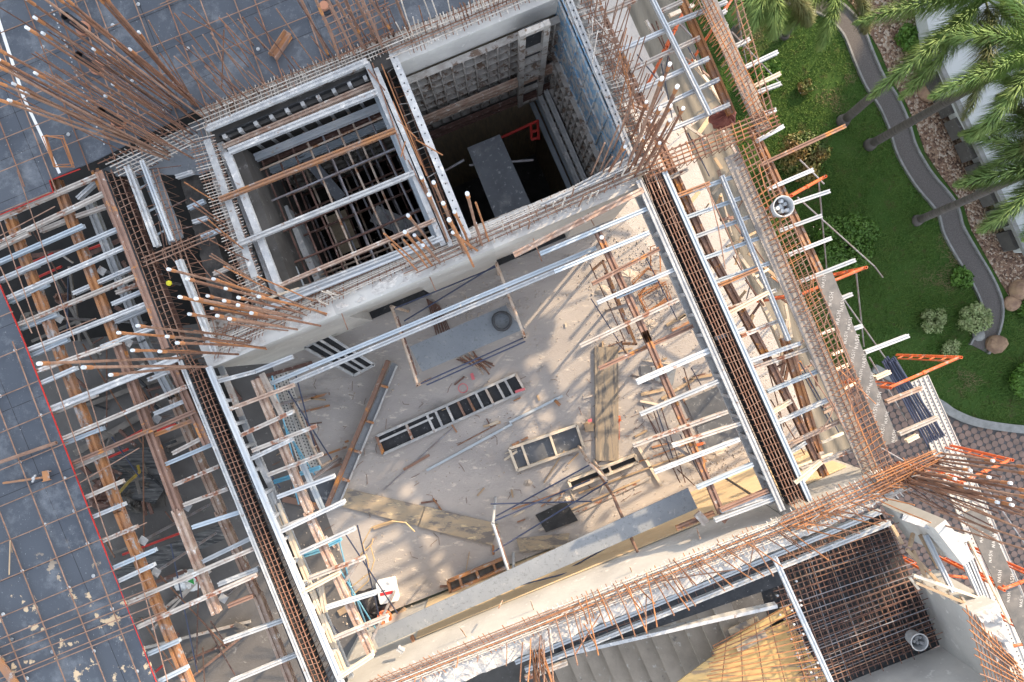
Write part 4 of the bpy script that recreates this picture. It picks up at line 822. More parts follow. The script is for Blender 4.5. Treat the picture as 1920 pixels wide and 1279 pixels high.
mk('bolt_holes', rail_holes((737, 104), (878, 448), 22, .062, .012), 'black', bpy.data.objects['form_panel_edge.002'])
mk('bolt_holes', rail_holes((1066, 0), (1186, 298), 20, .047, .014), 'black', bpy.data.objects['form_top_rail'])
# beams over the left shaft
joists([(412, 374, 741, 243, 'orange_beam', .08, .075), (447, 460, 778, 325, 'crust_light', .08, .08), (522, 536, 818, 412, 'coated_beam', .04, .06), (537, 557, 815, 445, 'alu', .03, .07), (430, 285, 709, 172, 'crust_light', .0, .09)], 'cross_beam', '{m} beam lying across the left shaft, {o} from the top', 'beams across the left shaft', 'beam')
joists([(472, 592, 830, 445, 'alu_bright', .0, .08), (500, 560, 560, 540, 'wood_pale', .03, .03)], 'cross_beam', '{m} rail along the lower edge of the left shaft, {o} from the top', 'rails at the lower edge of the left shaft', 'beam')
joists([(1016, 385, 1205, 300, 'crust_light', .0, .06), (962, 478, 1205, 358, 'coated_beam', .0, .09), (1080, 352, 1180, 300, 'crust_light', -.02, .08)], 'form_rail', '{m} rail above the right part of the room, {o} from the top', 'rails above the right part of the room', 'rail')
# tube lattice inside left shaft
def lat(z, n1, n2, r, o, ph):
    q = [(425, 262), (700, 138), (848, 452), (548, 572)]
    i = 0
    def sh(p):   # shaft plan point
        w_ = W(*p); return w_
    for k in range(n1):
        u = (k + ph) / n1; a = W(*L2(q[0], q[3], u)); b = W(*L2(q[1], q[2], u + R.uniform(-.01, .01)))
        tag(mk('scaffold_tube', tube([(a.x, a.y, z), (b.x, b.y, z)], r, 8), R.choice(['dark_rust', 'dark_rust', 'grey_tube', 'cream_pipe'])), f'dusty tube spanning the left shaft crosswise, {o_(k+1)} from the top in the {o} layer', 'tube', 'tubes spanning the left shaft')
    for k in range(n2):
        u = (k + ph) / n2; a = W(*L2(q[0], q[1], u)); b = W(*L2(q[3], q[2], u + R.uniform(-.02, .02)))
        tag(mk('scaffold_tube', tube([(a.x, a.y, z - .07), (b.x, b.y, z - .07)], r, 8), R.choice(['dark_rust', 'dark_rust', 'grey_tube', 'cream_pipe'])), f'dusty tube running lengthwise down the left shaft, {o_(k+1)} from the left in the {o} layer', 'tube', 'tubes spanning the left shaft')
lat(-.9, 5, 9, .019, 'upper', .55); lat(-2.0, 7, 10, .020, 'middle', .35); lat(-3.4, 7, 11, .022, 'lowest', .5)
tag(mk('plank', bar(at(565, 285, -1.5), at(640, 372, -1.9), .20, .03), 'film'), 'dark blue plank slanting down inside the left shaft', 'plank')
tag(mk('plank', bar(at(630, 400, -3.5), at(660, 470, -3.5), .45, .03), 'brown_ply'), 'brown board lying deep in the left shaft', 'plank')
tag(mk('plank', bar(at(700, 400, -3.0), at(790, 440, -3.0), .35, .03), 'crust_light'), 'pale board lying deep at the lower right of the left shaft', 'plank')

# ================================================================ VERTICAL STARTER BARS
def starter(base, tip, r, m, lab, grp, capd=True, zb=-.1, name=None):
    name = name or ('starter_bar' if capd else 'bar_stub' if 'stub' in lab else 'wall_bar' if 'thin rusty starter bar' in lab or 'splashed wall' in lab else 'thin_bar')
    b = Vector(base) - Vector((CX, CY)); q = Vector(tip) - Vector((CX, CY))
    h = max(.12, H * (1 - b.length / q.length)) if q.length > b.length else .3
    a = at(*base, zb); e = at(*tip, h); md = a.lerp(e, .5) + Vector((R.uniform(-.015, .015), R.uniform(-.015, .015), 0))
    if capd:
        t = thing(name, lab, 'rebar', a, grp)
        mk('bar', tube([a, md, e], r, 7), m, t); d = (e - a).normalized(); mk('cap', tube([e - d * .035, e + d * .012], r * 1.25, 9), 'cap', t)
        mk('coupler', tube([e - d * .16, e - d * .03], r * 1.35, 8), 'orange_rust', t)
    else: tag(mk(name, tube([a, md, e], r, 6), m), lab, 'rebar', grp)
def cluster(tips, bases, r, m, lab, grp, capd=True):
    c = Vector((CX, CY))
    for i, tp in enumerate(tips):
        if len(tp) == 4: base = tp[2:]
        else:
            # base in the polygon 'bases' (box) closest in bearing to the radial line
            best = None
            for _ in range(60):
                q = (R.uniform(bases[0], bases[2]), R.uniform(bases[1], bases[3])); v = Vector(q) - c; u = Vector(tp[:2]) - c
                e = abs(v.x * u.y - v.y * u.x) / v.length / u.length
                if best is None or e < best[0]: best = (e, q)
            base = best[1]
        starter(base, tp[:2], r, m if isinstance(m, str) else R.choice(m), lab.replace('{o}', o_(i + 1)), grp, capd)
# corner column at upper left (tall bars)
cluster([(65, 33), (50, 52), (80, 62), (260, 60), (212, 75), (175, 92), (202, 104), (243, 92), (211, 158), (197, 180), (66, 137), (25, 157), (50, 174), (17, 188)], (300, 190, 375, 300), .0145, ['rust', 'rust_pale'],
        'tall white-capped starter bar at the upper left corner of the shafts', 'tall capped bars at the upper left corner')
cluster([(45, -5), (100, -10), (118, -8), (180, -10), (192, -12), (170, -30), (-5, 110), (-8, 122), (-10, 152), (-8, 185), (120, -5), (60, -20), (-12, 88)], (310, 200, 385, 300), .0145, ['rust', 'rust_pale'],
        'tall starter bar at the upper left corner of the shafts running out of the frame', 'tall bars running out of the frame at the upper left')
# thinner uncapped bars along the wall
rowb = [(278, 38, 372, 205), (327, 25, 440, 175), (342, 23, 475, 105), (355, 9, 470, 130), (425, 25, 480, 90), (395, 62, 480, 175), (380, 65, 455, 170), (446, 36, 520, 110), (455, 32, 500, 95), (420, 55, 415, 175), (117, 130, 210, 190), (135, 127, 205, 180), (104, 139, 200, 215), (360, 85, 430, 185), (330, 86, 420, 200), (355, 136, 400, 190), (384, 124, 440, 180), (422, 48, 500, 165), (300, 100, 390, 225), (394, 118, 470, 190)]
for i, q in enumerate(rowb): starter(q[2:], q[:2], .009, R.choice(['rust', 'rust_pale']), 'thin uncapped starter bar leaning over the upper deck near the corner', 'thin bars leaning over the upper deck', False)
rw = []
for i in range(34):
    u = i / 33; bx, by = L2((400, 215), (765, 62), u); ln = R.uniform(.25, 1.0) if i % 3 else R.uniform(.9, 2.4)
    k = H / (H - ln); rw.append((bx, by, CX + (bx - CX) * k + R.uniform(-14, 10), CY + (by - CY) * k + R.uniform(-4, 4)))
for q in rw: starter(q[:2], q[2:], .009, R.choice(['rust', 'rust_pale', 'dark_rust']), 'thin starter bar rising from the wall band between the left shaft and the deck', 'thin bars along the left shaft wall', False)
for i, q in enumerate([(640, 118, 588, -10), (668, 110, 610, -10), (680, 80, 645, -8), (708, 82, 664, -8), (740, 70, 690, -8), (690, 100, 630, 0), (765, 55, 740, -8), (618, 108, 560, -10), (720, 96, 676, -8)]):
    starter(q[:2], q[2:], .021, 'rust_beam', 'thick rusty starter bar running off the top edge above the wall between the shafts', 'thick bars at the top edge', False)
for i in range(46):
    u = i / 45; bx, by = L2((765, 85), (1085, -45), u); ln = R.uniform(.3, 1.5); k = H / (H - ln)
    starter((bx, by), (CX + (bx - CX) * k + R.uniform(-8, 2), CY + (by - CY) * k), .009, R.choice(['rust', 'splash_bar', 'splash_bar'] if u < .5 else ['rust', 'rust_pale']), 'thin starter bar rising from the splashed wall at the top centre', 'thin bars at the top centre', False)
for i in range(40):
    b0 = (R.uniform(215, 380), R.uniform(175, 290)); k = R.uniform(1.15, 1.42)
    starter(b0, (CX + (b0[0] - CX) * k + R.uniform(-14, 18), CY + (b0[1] - CY) * k + R.uniform(-22, 14)), .0085, R.choice(['rust', 'rust_pale', 'dark_rust']), 'thin uncapped starter bar leaning over the upper deck near the corner', 'thin bars leaning over the upper deck', False)
# bars lying along wall between shafts
for i, q in enumerate([(698, 118, 760, 300), (715, 120, 800, 330), (690, 130, 722, 170), (736, 190, 790, 310), (765, 300, 822, 410), (740, 220, 782, 260)]):
    tag(mk('tie_bar', tube([at(q[0], q[1], .05), at(q[2], q[3], .06)], .010, 6), 'orange_rust' if i % 2 else 'rust'), 'loose rusty bar lying down the narrow wall between the shafts', 'rebar', 'loose bars on the wall between the shafts')
tag(mk('tie_bar', tube([at(780, 262, .08), at(830, 291, .12)], .011, 6), 'orange_rust'), 'rusty bar jutting out over the right shaft', 'rebar')
tag(mk('tie_bar', tube([at(752, 294, .08), at(760, 265, .12)], .011, 6), 'orange_rust'), 'short rusty bar jutting toward the left shaft', 'rebar')
# capped bars of middle column
cluster([(790, 333, 815, 395), (804, 365, 840, 455), (831, 381, 868, 470), (842, 412, 888, 500), (813, 342, 852, 435), (852, 397, 882, 465), (849, 436, 895, 470), (765, 404, 815, 468), (759, 435, 810, 498), (777, 441, 812, 478), (793, 460, 825, 492), (876, 363, 904, 460), (891, 419, 902, 458), (861, 443, 872, 475)], None, .018, ['rust_pale', 'orange_rust'],
        'white-capped starter bar of the column between the two shafts', 'capped bars of the middle column')
for q in [(720, 438, 775, 487), (735, 458, 783, 508), (757, 450, 802, 502), (892, 380, 917, 453)]: starter(q[2:], q[:2], .012, 'orange_rust', 'uncapped orange bar beside the middle column', 'uncapped bars beside the middle column', False)
# left column cluster
tl = [(316, 505), (351, 523), (400, 523), (423, 541), (337, 557), (367, 560), (389, 555), (397, 578), (420, 564), (447, 558), (446, 572), (407, 592), (430, 598), (355, 589), (471, 587), (258, 611), (222, 624), (313, 631), (248, 657), (299, 659), (332, 643), (485, 556)]
cluster([(x, y, lerp(x, 960, .1) + R.uniform(35, 80) + (430 - x) * .55, 0) for x, y in tl][:0], None, .017, 'rust', '', '')
bs = []
for i, (x, y) in enumerate(tl):
    u = Vector((CX - x, CY - y)).normalized(); L_ = (120 if x > 380 else 160) + R.uniform(-15, 15); bs.append((x, y, x + u.x * L_, y + u.y * L_ + 10))
cluster(bs, None, .017, ['rust_pale', 'orange_rust', 'rust'], 'white-capped starter bar of the fanned column at the upper left of the room', 'capped bars of the left column')
cluster([(73, 682, 345, 671), (156, 689, 390, 688), (207, 703, 355, 690)], None, .019, ['rust_pale'], 'long white-capped bar reaching over the open left bay, {o} from the top', 'long bars reaching over the open bay')
for q in [(346, 342, 405, 378), (357, 372, 425, 420), (362, 386, 430, 430), (371, 411, 440, 455), (390, 412, 460, 470), (390, 448, 470, 490), (397, 476, 470, 520), (393, 480, 480, 530), (403, 507, 500, 560), (411, 518, 500, 570), (483, 519, 588, 565), (489, 540, 612, 592), (480, 548, 575, 592), (420, 500, 520, 550), (364, 620, 470, 640), (380, 632, 480, 650), (430, 606, 540, 620), (395, 640, 500, 655), (413, 580, 530, 600)]:
    starter(q[2:], q[:2], .011, R.choice(['orange_rust', 'rust', 'rust_pale']), 'thin rusty bar fanning out to the left of the left shaft', 'thin bars fanning left of the left shaft', False)
# stubs on bands
for i in range(30):
    u = i / 29; b = L2((590, 570), (780, 490), u) if i < 10 else L2((880, 462), (1180, 335), (i - 10) / 19); b = (b[0], b[1] + R.uniform(-10, 14))
    k = R.uniform(1.02, 1.08); starter(b, (CX + (b[0] - CX) * k, CY + (b[1] - CY) * k - 3), .012, R.choice(['splash_bar', 'rust_pale']), 'short splashed bar stub in the band above the room', 'short stubs above the room', False)
for i, q in enumerate([(640, 586, 652, 618), (806, 520, 817, 545), (1000, 448, 1016, 490), (1103, 401, 1114, 423), (935, 1140, 942, 1126), (1313, 1010, 1306, 990), (1181, 1062, 1188, 1082), (995, 1126, 1002, 1148), (862, 1176, 877, 1198)]):
    tag(mk('tie_rod', tube([at(q[0], q[1], -.2), at(q[2], q[3], -.5)], .010, 6), 'rust_pale' if i < 4 else 'cream_pipe'), 'short tie rod poking out of the pale wall face', 'rod', 'tie rods in the room walls')
# right column at upper right of the room
cluster([(1256, 120, 1188, 285), (1241, 147, 1172, 322), (1270, 162, 1190, 330), (1212, 191, 1183, 262), (1238, 203, 1180, 320), (1257, 198, 1195, 325), (1281, 203, 1218, 318), (1214, 219, 1180, 300), (1223, 228, 1190, 312), (1256, 225, 1210, 310), (1209, 257, 1182, 318), (1237, 268, 1205, 320), (1172, 275, 1140, 325)], None, .018, ['rust', 'rust_pale'], 'white-capped starter bar of the corner column above the right trench', 'capped bars of the upper right column')
for q in [(1160, 236, 1125, 320), (1134, 268, 1108, 328), (1184, 200, 1150, 280), (1171, 265, 1140, 322), (1148, 294, 1130, 325), (1175, 284, 1160, 318), (1190, 155, 1175, 235)]:
    starter(q[2:], q[:2], .012, 'rust_pale', 'thin uncapped bar beside the blue shaft form and the corner column', 'uncapped bars beside the upper right column', False)
for i in range(34):
    u = i / 33; b = L2((1092, 0), (1215, 290), u); b = (b[0] + R.uniform(-8, 14), b[1]); k = 1 + R.uniform(.05, .22)
    starter(b, (CX + (b[0] - CX) * k + R.uniform(-12, 4), CY + (b[1] - CY) * k - R.uniform(0, 12)), .008, R.choice(['rust', 'rust_pale']), 'thin rusty starter bar along the right shaft wall', 'thin bars along the right shaft wall', False)
for q in [(1182, 100, 1162, 205), (1175, 52, 1150, 150), (1161, 95, 1188, 205), (1172, 120, 1190, 210)]:
    tag(mk('loose_bar', tube([at(*q[:2], .6), at(*q[2:], .1)], .008, 6), 'orange_rust'), 'loose orange bar leaning outside the right shaft wall', 'rebar', 'loose bars outside the right shaft')
for i, q in enumerate([(1322, 345, 1392, 505), (1328, 350, 1360, 505), (1240, 320, 1190, 300), (1510, 685, 1590, 815), (1566, 755, 1540, 810), (1556, 748, 1575, 790)]):
    tag(mk('loose_bar', tube([at(*q[:2], .0), at((q[0]+q[2])/2 + 3, (q[1]+q[3])/2, .02), at(*q[2:], -.05)], .010, 6), 'rust_pale'), 'loose rusty bar lying over the garden side joists', 'rebar', 'loose bars over the garden side joists')
# bottom row of leaning bars (below the lower wall)
rb = [(980, 1205, 975, 1279), (995, 1198, 990, 1280), (1013, 1192, 1012, 1255), (1028, 1180, 1038, 1280), (1042, 1160, 1062, 1232), (1060, 1150, 1083, 1247), (1074, 1140, 1100, 1230), (1085, 1128, 1102, 1170), (1098, 1118, 1122, 1228), (1110, 1110, 1136, 1175), (1120, 1105, 1148, 1172), (1130, 1115, 1168, 1198), (1150, 1095, 1181, 1158), (1158, 1106, 1191, 1193), (1170, 1095, 1203, 1145), (1178, 1100, 1213, 1187), (1190, 1090, 1228, 1132), (1212, 1074, 1232, 1175), (1222, 1080, 1264, 1154), (1240, 1075, 1292, 1144), (1250, 1060, 1304, 1136), (1262, 1050, 1306, 1098), (1300, 1050, 1359, 1108), (1310, 1045, 1374, 1100), (1330, 1030, 1410, 1087), (1345, 1020, 1432, 1080), (1380, 1005, 1466, 1062), (1400, 1000, 1450, 1080), (1440, 985, 1521, 1037), (1460, 980, 1553, 1050), (1480, 985, 1584, 1010), (1500, 975, 1612, 1000), (1540, 960, 1650, 985), (1560, 955, 1662, 978), (1590, 940, 1675, 968), (1625, 925, 1715, 947), (1640, 935, 1745, 980), (1440, 1010, 1495, 1048), (1560, 930, 1620, 975), (1020, 1200, 1020, 1280), (1120, 1215, 1095, 1170), (1126, 1151, 1078, 1228), (1212, 1115, 1212, 1186), (1402, 1080, 1413, 1022), (1240, 1090, 1380, 1068)]
for i, q in enumerate(rb):
    starter(q[:2], q[2:], .010, R.choice(['orange_rust', 'rust_pale', 'orange_rust', 'rust']), 'thin orange bar leaning out from the lower wall of the room', 'thin bars leaning from the lower wall', False, zb=.0)
for i in range(30):
    u = R.random(); b = L2((700, 1290), (1480, 985), u); b = (b[0] + R.uniform(-4, 14), b[1] + R.uniform(0, 24)); k = R.uniform(1.02, 1.09)
    starter(b, (CX + (b[0] - CX) * k, CY + (b[1] - CY) * k), .009, R.choice(['splash_bar', 'orange_rust', 'rust_pale']), 'short bar stub in the bright band on the lower wall', 'short stubs on the lower wall', False, zb=.0)
for i in range(26):
    x = 1000 + R.uniform(-6, 14); y = 1210 + i * .6
    starter((x, y), (x + R.uniform(-14, 38), 1285 + R.uniform(-14, 6)), .009, R.choice(['rust', 'orange_rust', 'rust_pale']), 'rusty bar in the dense bundle at the bottom centre edge', 'dense bundle at the bottom centre', False, zb=-.2)
# long aluminium rails under them
joists([(965, 1240, 1650, 958), (985, 1256, 1668, 978), (985, 1272, 1062, 1240)], 'aluminium_rail', 'long aluminium rail crossing the dark well below the room, {o} from the top', 'rails below the room', 'rail', z=-.55, w_=.075, h_=.08)
tag(mk('aluminium_pole', joistp(at(1452, 1045, .15), at(1562, 1288, .15), .075, .075), 'alu_bright'), 'long aluminium pole lying down over the mesh-covered landing', 'pole')
# right column: long bars
cluster([(1862, 864, 1760, 850), (1820, 882, 1735, 870), (1855, 895, 1720, 875), (1791, 898, 1700, 880), (1895, 906, 1715, 888), (1812, 914, 1705, 893), (1893, 936, 1700, 897), (1871, 942, 1690, 900), (1898, 947, 1700, 905), (1926, 876, 1752, 858), (1930, 889, 1745, 862), (1930, 921, 1722, 885), (1932, 934, 1700, 890)], None, .018, ['rust', 'rust_pale'], 'long capped bar fanning right from the right corner column', 'capped bars of the right column')
for q in [(1932, 1000, 1720, 905), (1930, 1015, 1760, 960), (1910, 990, 1700, 905), (1920, 1030, 1770, 985), (1880, 1020, 1690, 920), (1870, 1000, 1710, 925), (1925, 965, 1740, 900)]:
    starter(q[2:], q[:2], .014, 'rust_pale', 'long uncapped bar below the capped fan of the right corner column', 'uncapped bars of the right column', False)

for i in range(16):
    b0 = (R.uniform(1685, 1765), R.uniform(852, 920)); k = R.uniform(1.1, 1.3)
    starter(b0, (CX + (b0[0] - CX) * k + R.uniform(-8, 8), CY + (b0[1] - CY) * k + R.uniform(-12, 34)), .011, R.choice(['rust', 'rust_pale', 'dark_rust']), 'thin uncapped bar in the fan of the right corner column', 'thin bars of the right column', False)
for i in range(26):
    u = R.random(); b0 = L2((1500, 985), (1740, 880), u); a_ = R.uniform(-.9, .3); l = R.uniform(14, 60)
    tag(mk('tie_bar', tube([at(*b0, .12), at(b0[0] + l * math.cos(a_) , b0[1] + l * math.sin(a_) * .8, .2)], .008, 6), R.choice(['rust', 'rust_pale', 'orange_rust', 'splash_bar'])), 'loose thin bar in the tangle near the right corner column', 'rebar', 'tangle near the right column')
for i in range(24):
    u = R.random(); b0 = L2((1100, 10), (1225, 280), u); a_ = R.uniform(.2, 1.9); l = R.uniform(20, 70)
    tag(mk('tie_bar', tube([at(*b0, .10), at(b0[0] + l * math.cos(a_) , b0[1] + l * math.sin(a_), .05)], .007, 6), R.choice(['rust', 'rust_pale', 'splash_bar'])), 'loose thin bar in the tangle outside the right shaft wall', 'rebar', 'tangle outside the right shaft')
for i in range(18):
    u = R.random(); b0 = L2((1420, 300), (1660, 880), u); a_ = 1.15 + R.uniform(-.35, .35); l = R.uniform(25, 90)
    tag(mk('tie_bar', tube([at(b0[0] + R.uniform(-20, 20), b0[1], .03), at(b0[0] + l * math.cos(a_) , b0[1] + l * math.sin(a_), .03)], .007, 6), R.choice(['rust', 'rust_pale', 'orange_rust'])), 'loose thin bar lying on the long walkway cage', 'rebar', 'loose bars on the walkway cage')
for i in range(30):
    u = R.random(); b0 = L2((215, 330), (420, 640), u); b0 = (b0[0] + R.uniform(-20, 60), b0[1] + R.uniform(-30, 20)); a_ = R.choice([1.15, -.4]) + R.uniform(-.35, .35); l = R.uniform(20, 80)
    tag(mk('tie_bar', tube([at(*b0, -.05), at(b0[0] + l * math.cos(a_) , b0[1] + l * math.sin(a_), -.08)], .0075, 6), R.choice(['rust', 'dark_rust', 'rust_pale'])), 'loose thin bar among the cages left of the left shaft', 'rebar', 'loose bars left of the left shaft')

for i in range(44):
    u = R.random(); b0 = L2((1180, 40), (1500, 800), u); b0 = (b0[0] + R.uniform(0, 95), b0[1] + R.uniform(-20, 20)); a_ = R.choice([1.15, 1.15, -.42, .8, 2.0]) + R.uniform(-.25, .25); l = R.uniform(18, 85); zz = R.uniform(-2.4, -.7)
    m_ = R.choice(['wood', 'wood_pale', 'rust_beam', 'alu_old', 'dark_rust', 'coated_beam', 'grey_tube'])
    tag(mk('scaffold_piece', bar(at(*b0, zz), at(b0[0] + l * math.cos(a_), b0[1] + l * math.sin(a_), zz - R.uniform(0, .4)), R.uniform(.02, .06), R.uniform(.02, .05)), m_), 'loose timber or steel piece wedged in the scaffold between trench and walkway board', 'offcut', 'clutter in the garden side scaffold')
# ================================================================ ROOM CONTENTS (floor at z = -3)
Z = ZF
def board(lab, pp, z, t, m, name='board', cat='board'): return tag(mk(name, ppoly(pp, z, t), m), lab, cat)
def formpanel(lab, corners, ribs, z, m_f, split=None, dep=.09, name='form_tray', sheet='film_black'):
    t = thing(name, lab, 'form panel', at(*corners[0], z)); A, B, Cc, D = corners
    mk('sheet', ppoly(corners, z + .02, .018), sheet, t)
    for a, b in ((A, B), (B, Cc), (Cc, D), (D, A)):
        mk('frame_rail', bar(at(*a, z + dep / 2 + .02), at(*b, z + dep / 2 + .02), .05, dep), m_f if not isinstance(m_f, tuple) else R.choice(m_f), t)
    for u in ribs:
        mk('rib', bar(at(*L2(A, B, u), z + dep / 2 + .02), at(*L2(D, Cc, u), z + dep / 2 + .02), .045, dep * .8), m_f if not isinstance(m_f, tuple) else R.choice(m_f), t)
    return t
t = formpanel('long ladder-like form panel with many ribs lying in the middle of the room', [(706, 818), (967, 702), (984, 732), (719, 851)], [.21, .36, .42, .50, .58, .65, .71, .78, .86, .92], Z, ('crust_light', 'rust_beam', 'crust_light', 'alu_old'))
mk('middle_rail', bar(at(712, 828, Z + .07), at(812, 783, Z + .07), .04, .05), 'crust_light', t)
formpanel('three-cell form panel with pale timber frame lying right of the room centre', [(955, 841), (1081, 797), (1094, 838), (970, 882)], [.18, .60], Z, 'wood_pale', sheet='film')
formpanel('three-cell form panel tilted against the upper wall of the room', [(572, 652), (612, 627), (702, 684), (664, 704)], [.36, .64], Z + .35, 'crust_light')
formpanel('thin two-cell form panel half under the pole frame in the lower right of the room', [(1066, 902), (1190, 853), (1196, 866), (1072, 917)], [.6], Z, 'wood_pale')
formpanel('small window-like form panel against the lower wall at bottom', [(840, 1090), (945, 1046), (952, 1062), (845, 1110)], [.2, .5, .8], Z + .1, 'orange_beam', sheet='mud')
# long channel
t = thing('form_channel', 'long rusty and dark form channel lying steeply across the left of the room', 'form panel', at(680, 800, Z))
mk('sheet', ppoly([(735, 680), (746, 684), (634, 945), (617, 948)], Z + .14, .02), 'film_grey', t)
mk('rail', bar(at(728, 676, Z + .24), at(614, 948, Z + .24), .07, .16), 'rust_beam', t)
mk('rail', bar(at(744, 686, Z + .16), at(636, 946, Z + .16), .03, .06), 'crust_light', t)
for u in (.16, .41, .62, .82): a = L2((731, 680), (622, 946), u); mk('cross_rib', bar(at(a[0], a[1], Z + .26), at(a[0] + 14, a[1] + 4, Z + .2), .045, .05), 'orange_beam', t)
tag(mk('weathered_board', ppoly([(1115, 651), (1159, 650), (1160, 864), (1117, 864)], Z + .06, .05), 'ply_old'), 'long weathered board lying upright in the picture right of the room centre', 'board')
board('weathered plywood sheet on the room floor, the left one of two end to end', [(640, 914), (797, 950), (783, 986), (624, 946)], Z + .05, .02, 'ply_old2', 'plywood_sheet')
board('weathered plywood sheet on the room floor, the right one of two end to end', [(798, 950), (935, 983), (923, 1022), (785, 988)], Z + .07, .02, 'ply_old2', 'plywood_sheet')
board('dark film board corner under the left stringer of the room', [(575, 905), (640, 900), (622, 950), (590, 955)], Z + .03, .02, 'film', 'plywood_sheet')
board('big grey film board lying along the lower wall of the room', [(697, 1187), (1290, 915), (1308, 953), (710, 1215)], -.95, .025, 'film_grey', 'long_board')
board('grey board on the pole frame in the upper part of the room', [(768, 650), (948, 572), (965, 600), (985, 616), (792, 697)], -1.75, .03, 'film_grey', 'long_board')
board('small dark square board in the lower right of the room', [(1004, 966), (1060, 939), (1084, 976), (1024, 998)], Z + .05, .02, 'film_black', 'board')
board('small dark square board under the joists at the right of the room', [(1200, 686), (1220, 685), (1222, 720), (1206, 720)], Z + .03, .02, 'film', 'board')
board('grey board next to the small dark one at the right of the room', [(1222, 688), (1268, 690), (1262, 722), (1230, 722)], Z + .02, .02, 'film_grey', 'board')
board('dark stained sheet under the joists at the right of the room, upper one', [(1284, 752), (1345, 725), (1370, 775), (1306, 800)], Z + .04, .02, 'film', 'plywood_sheet')
board('dark stained sheet under the joists at the right of the room, lower one', [(1306, 802), (1380, 770), (1395, 815), (1325, 850)], Z + .03, .02, 'film', 'plywood_sheet')
board('crumpled stained sheet beside the lower wall of the room', [(968, 1010), (1068, 1000), (1062, 1025), (975, 1035)], Z + .12, .02, 'ply_old2', 'plywood_sheet')
board('small brown round offcut sheet beside the window-like panel', [(890, 1070), (935, 1060), (940, 1085), (900, 1095)], Z + .03, .02, 'ply_old2', 'board')
board('dark panel standing in the gap under the big grey board', [(790, 1180), (822, 1168), (810, 1195), (778, 1206)], -2.0, .03, 'film_black', 'board')
# coil, cans, bag
t = thing('hose_coil', 'dark coiled hose lying on the grey board in the upper room', 'hose', at(941, 602, -1.7))
for k in range(3): mk('coil', torus(tuple(at(941, 602, -1.70 + .03 * k)), .165 - .006 * k, .022, 30, 7, .004), 'rubber', t)
t = thing('jerrycan', 'white plastic jerrycan with a red label lying in the lower left of the room', 'jerrycan', at(730, 1103, Z))
c = at(729, 1103, Z); V, F = prism([(-.17, -.22), (.17, -.22), (.19, -.20), (.19, .20), (.17, .22), (-.17, .22), (-.19, .20), (-.19, -.20)], 0, .22)
rot = Matrix.Rotation(rad(12), 3, 'Z')
mk('body', ([rot @ Vector(v) + c for v in V], F), 'white', t); b_ = t.children[0].modifiers.new('bevel', 'BEVEL'); b_.width = .05; b_.segments = 3
lb = [rot @ Vector(v) + c for v in prism([(-.14, -.05), (.12, -.05), (.12, .01), (-.14, .01)], .221, .224)[0]]; mk('label', (lb, prism([(0, 0), (1, 0), (1, 1), (0, 1)], 0, 1)[1]), 'red_label', t)
lb = [rot @ Vector(v) + c for v in prism([(-.11, .03), (-.02, .03), (-.02, .05), (-.11, .05)], .221, .224)[0]]; mk('print', (lb, prism([(0, 0), (1, 0), (1, 1), (0, 1)], 0, 1)[1]), 'blue_tube', t)
mk('cap', disc(tuple(rot @ Vector((.1, .2, .2)) + c), .035, .05), 'white', t)
def bag(c, rx, ry, h, seed):
    V = []; F = []; n = 22; m_ = 9
    for i in range(m_ + 1):
        for k in range(n):
            a = 2 * math.pi * k / n; u = i / m_; rr = math.cos(u * math.pi / 2) ** .7; e = 1 + .35 * noise.noise(Vector((math.cos(a) * 2.4, math.sin(a) * 2.4, u * 3 + seed)))
            V.append((c.x + rx * rr * e * math.cos(a), c.y + ry * rr * e * math.sin(a), c.z + h * u * (1 + .5 * noise.noise(Vector((math.cos(a) * 5, math.sin(a) * 5, seed))))))
    for i in range(m_):
        for k in range(n): F.append((i * n + k, i * n + (k + 1) % n, (i + 1) * n + (k + 1) % n, (i + 1) * n + k))
    F.append(tuple(m_ * n + k for k in range(n))); return V, F
tag(mk('rubbish_bag', bag(at(697, 1138, Z), .36, .36, .28, 1), 'black'), 'black rubbish bag beside the white jerrycan', 'bag')
t = thing('paint_bucket', 'orange bucket with a white handle beside the black bag', 'bucket', at(721, 1158, Z)); mk('rim', torus(tuple(at(721, 1158, Z + .25)), .13, .02), 'orange', t); mk('body', tube([at(721, 1158, Z), at(721, 1158, Z + .25)], .11, 16, True, .13), 'orange', t); mk('handle', bar(at(722, 1152, Z + .28), at(728, 1175, Z + .28), .07, .03), 'white', t)
tag(mk('bin_lid', disc(tuple(at(922, 1074, Z + .05)), .14, .04, 20), 'rubber'), 'round dark lid against the window-like panel', 'lid')
M['grey_bucket'] = mat('grey_bucket', (.24, .25, .26), (.33, .33, .33), 9, .35, .65, .8)
def bucketf(lab, px, py, z, r, h, m='bucket'):
    t = thing('mortar_bucket', lab, 'bucket', at(px, py, z)); c = at(px, py, z); V = []; F = []; n = 22
    for (rr, zz) in ((r * .8, 0), (r, h), (r * .92, h), (r * .74, .03)):
        for k in range(n): a = 2 * math.pi * k / n; V.append((c.x + rr * math.cos(a), c.y + rr * math.sin(a), c.z + zz))
    for i in range(3):
        for k in range(n): F.append((i * n + k, i * n + (k + 1) % n, (i + 1) * n + (k + 1) % n, (i + 1) * n + k))
    F.append(tuple(range(n))[::-1]); F.append(tuple(3 * n + k for k in range(n))); mk('body', (V, F), m, t)
    mk('rim', torus((c.x, c.y, c.z + h), r * .99, .010), 'crust_light', t)
    for k in range(7):
        a = k * 2.4; q = r * .5 * math.sqrt(k / 7) * 1.3; mk('spacer_block', tube([(c.x + q * math.cos(a), c.y + q * math.sin(a), c.z + .05 + .02 * k), (c.x + q * math.cos(a) + .02, c.y + q * math.sin(a), c.z + h * .55 + .012 * k)], r * .2, 9), m, t)
